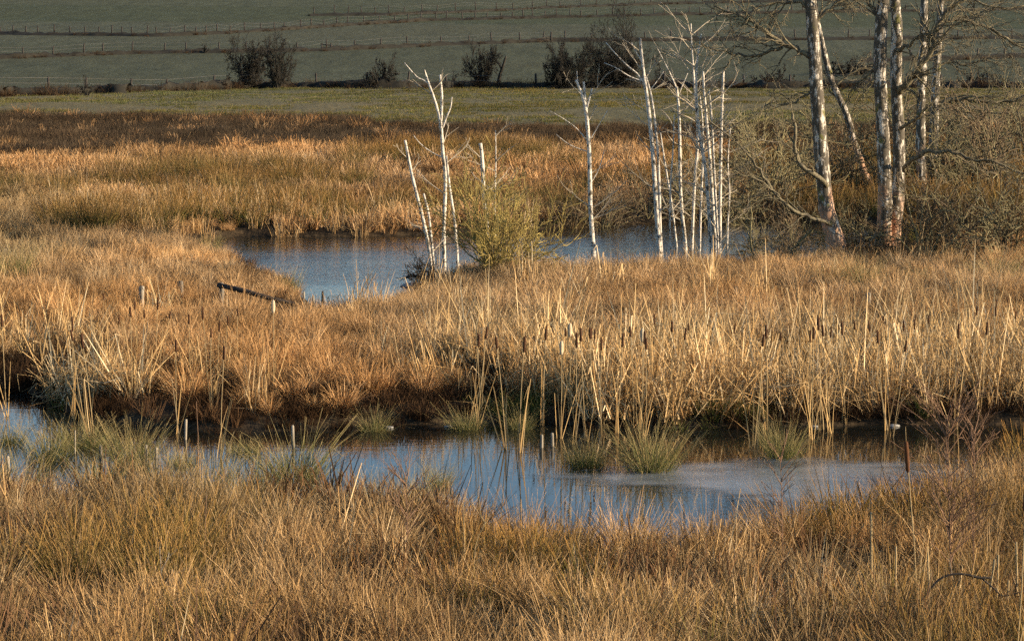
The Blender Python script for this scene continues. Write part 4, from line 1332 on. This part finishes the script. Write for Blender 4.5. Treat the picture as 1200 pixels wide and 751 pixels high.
# ------------------------------------------------------------------ rush tussocks one can count
tus = []
for k in range(5):
    me = tuft_mesh('rush_tussock_blades_%d' % k, n=560, radius=0.24, h0=0.35, h1=0.92, lean=0.2, curve=0.85, w=0.0068, segs=4, seed=900 + k, power=0.6, outward=0.8, kink=0.1, clumps=4, spread=0.12, cvar=0.25)
    me.materials.append(M['rush_thing'])
    tus.append(me)
TG = 'rush tussocks in the wet ground'
tussocks = [
    (95, 522, 60, 'round rush tussock with straw tips in the left end of the channel'),
    (155, 545, 52, 'dark rush tussock right of the round one in the left channel'),
    (35, 592, 75, 'big brown tipped rush tussock at the left picture edge'),
    (345, 560, 72, 'large grey green tussock standing in the channel left of the blue water gap'),
    (396, 612, 60, 'grey green tussock on the near shore below the large channel tussock'),
    (215, 545, 45, 'loose upright tussock between the dark tussock and the large grey green one'),
    (250, 592, 66, 'pale tangled tussock on the near left shore'),
    (482, 588, 56, 'thin upright tussock on the near shore before the middle water gap'),
    (545, 503, 40, 'bright green mossy dome tussock at the foot of the reed bank'),
    (440, 505, 36, 'small green tussock at the bank foot left of the green dome'),
    (683, 546, 66, 'tall green tussock in the channel, left of the pair by the ice'),
    (762, 552, 62, 'wide green tussock in the channel, right of the pair by the ice'),
    (914, 536, 66, 'upright green tussock alone before the dark gap in the reeds'),
    (610, 503, 34, 'small rusty tussock in the dark corner of the bank'),
    (338, 352, 34, 'tussock on the left pond shore above the wooden rail'),
    (425, 360, 26, 'low tussock on the near shore of the blue pond'),
    (1012, 356, 42, 'olive tussock below the gap between thick birch and twin birch'),
    (1078, 352, 40, 'olive tussock right below the twin birch'),
    (1165, 348, 48, 'wide dark tussock below the scrub at the far right'),
    (968, 352, 36, 'small tussock at the grass edge below the thick birch'),
    (60, 322, 40, 'dark olive tussock in the grass at the far left'),
    (20, 345, 44, 'dark olive tussock cut by the left picture edge'),
    (245, 302, 28, 'dark tussock at the left corner of the pond'),
    (120, 566, 50, 'grey tussock in the shallows below the round rush tussock'),
    (300, 575, 48, 'brown tipped tussock left below the large channel tussock'),
    (10, 520, 46, 'dark tussock at the left edge under the overhanging reeds'),
    (430, 590, 46, 'thin grey tussock at the left side of the middle water gap'),
    (55, 540, 50, 'straw tipped tussock left of the round rush tussock'),
    (-12, 560, 60, 'tall tussock cut in half by the left picture edge'),
    (190, 575, 52, 'olive tussock between the white stakes and the near left grass'),
    (285, 530, 40, 'small green tussock left of the large channel tussock'),
    (515, 570, 40, 'sparse upright tussock in the middle water gap'),
    (822, 366, 30, 'dark green tussock in the straw grass below the slender birches'),
]
for k, (bx, by, hpx, lab) in enumerate(tussocks):
    b = stem_base(bx, by); b.z = max(b.z, -0.02) - 0.05
    s_ = hpx * mpp(b.y) / 0.86 * rnd.uniform(0.85, 1.05)
    o = bpy.data.objects.new('rush_tussock', tus[k % 5])
    C.objects.link(o)
    o.location = b; o.rotation_euler = (0, 0, k * 2.1)
    wide = rnd.uniform(0.9, 1.3) * 1.2 if 'dome' in lab or 'wide' in lab or 'round' in lab or 'large' in lab else 1.0
    o.scale = (s_ * wide, s_ * wide, s_)
    tag(o, lab, 'tussock', TG)

# ------------------------------------------------------------------ cattails
def cattail_meshes(k, H, head_len, head_r, fluffy=False, spike=True):
    r = random.Random(300 + k)
    st = MB(); st.tube([Vector((0, 0, -0.1)), Vector((0.01, 0, H * 0.5)), Vector((0, 0.01, H))], [0.006, 0.005, 0.004], 5, True)
    hd = MB()
    z0 = H - head_len
    prof = [(0, .3), (0.06, .9), (0.3, 1), (0.7, 1.0), (0.94, .88), (1.0, .25)]
    hd.tube([Vector((0, 0.01, z0 + head_len * a)) for a, _ in prof], [head_r * w * (1 + (0.25 * r.random() if fluffy else 0)) for _, w in prof], 8, True, 0.35 if fluffy else 0.06)
    sp = MB(); sp.tube([Vector((0, 0.01, H)), Vector((0.004, 0.01, H + head_len * 0.45))], [0.003, 0.0018], 4, True)
    lf = tuft_mesh('cattail_leaf_%d' % k, n=4, radius=0.05, h0=H * 0.4, h1=H * 0.78, lean=0.2, curve=0.35, w=0.015, segs=5, kink=0.4, seed=500 + k)
    a = st.mesh('cattail_stem_%d' % k); a.materials.append(M['stalk'])
    b_ = hd.mesh('cattail_head_%d' % k); b_.materials.append(M['fluff'] if fluffy else M['head'])
    c = sp.mesh('cattail_spike_%d' % k); c.materials.append(M['stalk'])
    lf.materials.append(M['reed_thing'])
    return a, b_, c, lf

def cattail(base, meshes, label, group, lean=(0, 0), rz=0, s=1.0):
    e = empty('cattail', base, label, 'cattail', group)
    e.rotation_euler = (lean[0], lean[1], rz)
    e.scale = (s, s, s)
    for nm, me in zip(('stem', 'seed_head', 'spike', 'leaves'), meshes):
        o = bpy.data.objects.new(nm, me)
        C.objects.link(o)
        o.parent = e
    return e

cm = [cattail_meshes(k, 1.36, [0.17, 0.20, 0.15, 0.19][k], 0.0155) for k in range(4)]
cf = cattail_meshes(9, 1.34, 0.2, 0.026, fluffy=True)
heads = {
    ('dark brown cattail head above the straw grass left of the fallen rail', 'cattails in the left grass'):
        [(5, 367), (85, 378), (99, 385), (119, 345), (136, 368), (153, 365), (161, 357), (173, 363), (181, 353), (187, 367), (206, 400), (109, 397)],
    ('dark brown cattail head standing below the fallen rail', 'cattails below the fallen rail'):
        [(222, 368), (243, 359), (252, 378), (247, 387), (262, 370), (277, 362), (257, 408)],
    ('dark brown cattail head at the left end of the dense reed bank', 'cattails at the left end of the reed bank'):
        [(553, 392), (559, 385), (563, 388), (593, 398), (608, 400), (628, 393), (634, 382)],
    ('dark brown cattail head in the row below the lone dead birch', 'cattails in the middle of the reed bank'):
        [(668, 382), (675, 387), (687, 388), (691, 383), (694, 384), (699, 388), (705, 397), (723, 393), (743, 388), (751, 387), (758, 400)],
    ('dark brown cattail head scattered below the slender birch cluster', 'cattails below the slender birches'):
        [(768, 368), (787, 380), (792, 385), (815, 377), (850, 377), (885, 392), (900, 385), (915, 388)],
    ('dark brown cattail head in the thick row below the two big birches', 'cattails below the big birches'):
        [(947, 387), (953, 385), (958, 370), (963, 377), (966, 382), (975, 382), (992, 383), (1010, 375), (1029, 380), (1034, 372), (1039, 393), (1048, 397), (1060, 377), (1072, 368), (1076, 373), (1088, 370)],
    ('dark brown cattail head in the grass below the right hand scrub', 'cattails below the right scrub'):
        [(1137, 362), (1167, 362), (1183, 366), (1171, 350), (1183, 347), (1150, 380), (1120, 385)],
}
q = 0
ORD = ['leftmost', 'second from left', 'third from left', 'fourth from left', 'fifth from left', 'sixth from left', 'seventh from left', 'eighth from left',
       'ninth from left', 'tenth from left', 'eleventh from left', 'twelfth from left', 'thirteenth from left', 'fourteenth from left', 'fifteenth from left', 'sixteenth from left']
for (lab0, grp), lst in heads.items():
    for n_, (hx, hy) in enumerate(sorted(lst)):
        lab = lab0 + ', ' + ('rightmost' if n_ == len(lst) - 1 else ORD[n_])
        hz = 1.34 + rnd.gauss(0, 0.08)
        p = at(hx, hy, hz)
        base = Vector((p.x, p.y, 0)); g0 = gz(p.x, p.y)
        base.z = max(g0, 0.0)
        s_ = (hz - base.z) / 1.28 * rnd.uniform(0.93, 1.0)
        cattail(base, cm[q % 4], lab, grp, (rnd.gauss(0, .05), rnd.gauss(0, .08)), rnd.random() * 6, s_)
        q += 1
for hx, hy, lab in ((657, 392, 'pale fluffy burst cattail head in the middle of the reed bank'), (667, 378, 'pale burst cattail head above the row of dark heads'),
                    (319, 366, 'pale burst cattail head right of the fallen rail'), (752, 382, 'pale burst cattail head at the right end of the middle row')):
    p = at(hx, hy, 1.4)
    cattail(Vector((p.x, p.y, max(0, gz(p.x, p.y)))), cf, lab, 'burst cattails', (0, 0.03), 1.0, 0.98)

# two near cattails at the right and their company of stalks
nm_ = cattail_meshes(20, 1.75, 0.27, 0.019); nm_[1].materials.clear(); nm_[1].materials.append(M['head_rust'])
for hx, hy, lab in ((1081, 541, 'large rust brown cattail leaning left before the ice, nearest the camera'), (1192, 600, 'large rust brown cattail cut close by the right picture edge')):
    p = at(hx, hy, 1.85)
    g0 = gz(p.x, p.y)
    cattail(Vector((p.x, p.y, g0)), nm_, lab, 'near cattails', (0.0, -0.09 if hx < 1100 else 0.05), 0.4, 1.0)

def thin_stem(name, pts, H_at_top, w0, w1, mat, label, cat, group=None, twigs=0, tl=0.3, seed=0, twmat=None):
    """a single stalk whose top is seen at pts[-1]; it stands on the ground below"""
    top = at(pts[-1][0], pts[-1][1], H_at_top)
    Y = top.y
    g0 = gz(at(pts[0][0], 700).x, Y)
    base = atY(pts[0][0], 500, Y); base.z = g0
    path = [Vector((base.x, Y, g0 - 0.08))] + [p for p in px_path(pts, Y, 3) if p.z > g0 + 0.1]
    e = empty(name, (base.x, Y, g0), label, cat, group)
    mb = MB(); mb.tube(path, list(np.linspace(w0, w1, len(path))), 5, True, 0.1)
    o = mb.build('stem', mat, e)
    if twigs:
        r = random.Random(seed)
        mb = MB()
        for k in range(twigs):
            f = r.uniform(0.25, 0.98)
            i = min(int(f * (len(path) - 1)), len(path) - 2)
            a = r.random() * 6.28
            grow(mb, path[i].lerp(path[i + 1], r.random()), Vector((math.cos(a) * .7, math.sin(a) * .7, 0.9)), tl * r.uniform(.5, 1.2), 0.005, 1, r, kids=3, spread=0.5, wob=0.15, minr=0.0036, nseg=4)
        mb.build('twigs', twmat or mat, e)
    return e

thin_stem('sapling', [(1118, 751), (1114, 660), (1112, 580), (1110, 490)], 2.0, 0.009, 0.003, M['twig_red'], 'reddish many-twigged sapling rising before the right end of the channel', 'sapling', 'foreground saplings', 60, 0.5, 1)
thin_stem('sapling', [(1139, 751), (1141, 640), (1141, 560), (1140, 500)], 1.9, 0.006, 0.002, M['twig_red'], 'thin reddish sapling right of the many-twigged one', 'sapling', 'foreground saplings', 26, 0.4, 2)
thin_stem('sapling', [(918, 700), (917, 620), (916, 575), (914, 535)], 1.5, 0.006, 0.002, M['twig_red'], 'thin brown sapling below the upright green tussock', 'sapling', 'foreground saplings', 16, 0.3, 3)
thin_stem('sapling', [(478, 751), (476, 660), (477, 600), (476, 560)], 1.3, 0.006, 0.002, M['twig_red'], 'wiry brown sapling in the foreground left of the middle', 'sapling', 'foreground saplings', 22, 0.35, 4)
thin_stem('dry_stalk', [(541, 751), (545, 690), (544, 630), (543, 590)], 1.1, 0.006, 0.003, M['stalk'], 'pale upright stalk in the middle foreground, left of a pair', 'stalk', 'foreground stalks', 0)
thin_stem('dry_stalk', [(553, 751), (556, 690), (557, 640), (570, 610)], 1.0, 0.005, 0.003, M['stalk'], 'pale upright stalk in the middle foreground, right of a pair', 'stalk', 'foreground stalks', 3, 0.3, 6)
thin_stem('dry_stalk', [(243, 751), (242, 680), (240, 640), (242, 580)], 1.1, 0.005, 0.003, M['twig_red'], 'thin brown stalk standing straight in the left foreground', 'stalk', 'foreground stalks', 0)
thin_stem('dry_stalk', [(200, 751), (197, 720), (190, 680), (187, 640)], 0.9, 0.005, 0.003, M['pale_wood'], 'whitish crooked stalk in the left foreground', 'stalk', 'foreground stalks', 4, 0.25, 8)
thin_stem('dry_stalk', [(232, 520), (232, 508), (231, 490), (230, 470)], 0.9, 0.006, 0.003, M['twig_red'], 'brown stalk rising from the left channel before the dark bank', 'stalk', 'channel stalks', 0)
for k, (x0, x1, top, h_, lab) in enumerate([
        (1092, 1087, 640, 1.1, 'tall pale broken stalk left of the dark bent stem'), (1148, 1166, 655, 1.0, 'pale broken cattail stalk, first right of the sapling'),
        (1166, 1170, 650, 1.0, 'pale broken cattail stalk under the dark bent stem'), (1180, 1182, 680, 0.85, 'short pale cattail stalk under the dark bent stem'),
        (1194, 1191, 635, 1.1, 'pale cattail stalk beside the right picture edge'), (1022, 1021, 600, 1.15, 'slim straw stalk below the right part of the ice'),
        (932, 928, 700, 0.8, 'stubby pale stalk low in the right foreground'), (1048, 1050, 640, 0.95, 'pale split stalk between ice and the tall broken stalk')]):
    thin_stem('dry_stalk', [(x0, 751), ((x0 + x1) / 2, 710), (x1, top)], h_, 0.011, 0.009, M['stalk'], lab, 'stalk', 'foreground stalks')
# dark bent stem
p = at(1075, 706, 0.75); Y = p.y
e = empty('bent_stem', (p.x, Y, gz(p.x, Y)), 'dark dead stem bent into an arch low in the right foreground', 'dead stem')
bp = [Vector((p.x, Y, gz(p.x, Y) - .1))] + px_path([(1076, 710), (1090, 690), (1105, 676), (1125, 672), (1150, 677), (1162, 676)], Y, 3)
mb = MB(); mb.tube(bp, lerp_list([.008, .009, .011, .008, .013, .006], len(bp)), 6, True, 0.3); mb.build('stem', M['dark_wood'], e)
mb = MB(); mb.tube(px_path([(1150, 677), (1166, 690), (1176, 698), (1200, 692)], Y, 3), list(np.linspace(0.008, 0.005, 10)), 5, True); mb.build('branch', M['dark_wood'], e)

# ------------------------------------------------------------------ posts, rail, stakes, stones
def post(px, top, h_, r0, mat, label, name='fence_post', cat='post', group=None, lean=0.0):
    t_ = at(px, top, h_)
    g0 = gz(t_.x, t_.y); g0 = max(g0, -0.4)
    e = None
    mb = MB()
    a = Vector((t_.x - lean * h_, t_.y, g0 - 0.15))
    mb.tube([a, a.lerp(t_, .35), a.lerp(t_, .7), t_ - Vector((0, 0, .015)), t_], [r0, r0 * .93, r0 * 1.04, r0 * .9, r0 * .55], 9, True, 0.4)
    o = MB.build(mb, name, mat)
    me = o.data
    me.transform(Matrix.Translation((-a.x, -a.y, -g0)))
    o.location = (a.x, a.y, g0)
    tag(o, label, cat, group)
    return o, t_

post(212, 329, 0.68, 0.05, M['old_wood'], 'grey post standing alone left of the rail post', group='old fence posts in the grass')
post(166, 335, 0.66, 0.05, M['pale_wood'], 'palest post, leftmost of the three old posts', group='old fence posts in the grass')
o, tp = post(259, 331, 0.72, 0.05, M['old_wood'], 'grey post holding the upper end of the fallen rail', group='old fence posts in the grass')
post(862, 335, 0.7, 0.04, M['dark_wood'], 'dark post in the straw grass below the slender birches', group='old fence posts in the grass')
post(1018, 343, 0.62, 0.045, M['pale_wood'], 'pale stub post below the tussocks between the big birches', group='old fence posts in the grass')
for px_, tp_, lab in ((356, 342, 'bleached stub at the pond tip, left of a pair'), (367, 346, 'bleached stub at the pond tip, right of a pair'), (378, 341, 'dark stub standing in the pond tip')):
    post(px_, tp_, 0.42, 0.024, M['dark_wood'] if 'dark' in lab else M['pale_wood'], lab, 'broken_stub', 'stub', 'stubs at the pond tip')
# rail
Y0 = tp.y
a = tp + Vector((0.0, -0.08, -0.05)); z1 = at(345, 356, 0.36)
mb = MB(); mb.tube([a - (z1 - a) * 0.04, a.lerp(z1, .33) + Vector((0, 0, .01)), a.lerp(z1, .66) - Vector((0, 0, .015)), z1 + (z1 - a) * 0.15], [.042, .05, .046, .038], 9, True, 0.25)
o = mb.build('fence_rail', M['dark_wood'])
c = Vector(z1); o.data.transform(Matrix.Translation(-c)); o.location = c
tag(o, 'dark fallen rail slanting from a post down into the grass by the pond', 'rail')
# bleached stakes in the left channel
for px_, tp_, h_, lab in ((218, 491, .55, 'white stake in the channel before the dark bank'), (343, 498, .6, 'white stake behind the large grey green tussock'),
                          (171, 521, .55, 'white stake between tussocks, taller of a close pair'), (183, 524, .5, 'white stake between tussocks, shorter of a close pair'),
                          (9, 534, .6, 'white stake at the left picture edge'), (63, 562, .6, 'white stake right of the big brown tipped tussock'),
                          (232, 562, .55, 'white stake leaning in the pale tangled tussock'), (88, 504, .6, 'thin pale stake before the round rush tussock'),
                          (118, 521, .45, 'pale stake stub right of the round rush tussock'), (635, 509, .35, 'short white stake in the dark corner of the channel'),
                          (647, 507, .35, 'short grey stake right of the white one in the dark corner')):
    post(px_, tp_, h_ * 0.5, 0.021 if 'thin' not in lab else 0.011, M['pale_wood'], lab, 'bleached_stake', 'stake', 'bleached stakes in the channel', lean=rnd.uniform(-.12, .12))

def stone(px, py, size, label, seed):
    r = random.Random(seed)
    p = at(px, py, 0.03)
    import bmesh
    bm_ = bmesh.new()
    bmesh.ops.create_icosphere(bm_, subdivisions=2, radius=1)
    for v in bm_.verts:
        k = 1 + 0.25 * (r.random() - .5)
        v.co = Vector((v.co.x * size * 1.5 * k, v.co.y * size * k, v.co.z * size * 0.45 * k))
    me = bpy.data.meshes.new('stone'); bm_.to_mesh(me); bm_.free()
    me.materials.append(M['stone'])
    o = bpy.data.objects.new('stone', me); C.objects.link(o)
    o.location = (p.x, p.y, max(0, gz(p.x, p.y)) + 0.01)
    tag(o, label, 'stone', 'pale stones at the water edge')

stone(1048, 497, 0.05, 'white stone at the bank foot right of the dark gap', 1)
stone(955, 498, 0.04, 'small pale stone at the bank foot right of the upright tussock', 2)
stone(455, 499, 0.05, 'pale stone at the bank foot beside the small green tussock', 3)
stone(525, 498, 0.04, 'pale stone at the bank foot left of the green dome', 4)
stone(816, 491, 0.04, 'small pale stone under the broken reeds', 5)
stone(482, 334, 0.16, 'pale flat stone standing in for a water glint on the pond shore left of the bramble', 6)  # this and the next imitate a bright glint on the pond
stone(512, 330, 0.18, 'pale flat stone standing in for a water glint on the pond shore under the bramble', 7)

# fine twigs and leaf bunches nobody could count
for o in bpy.data.objects:
    if o.parent and (o.name.startswith('twigs') or o.name.startswith('leaves')):
        o['kind'] = 'stuff'
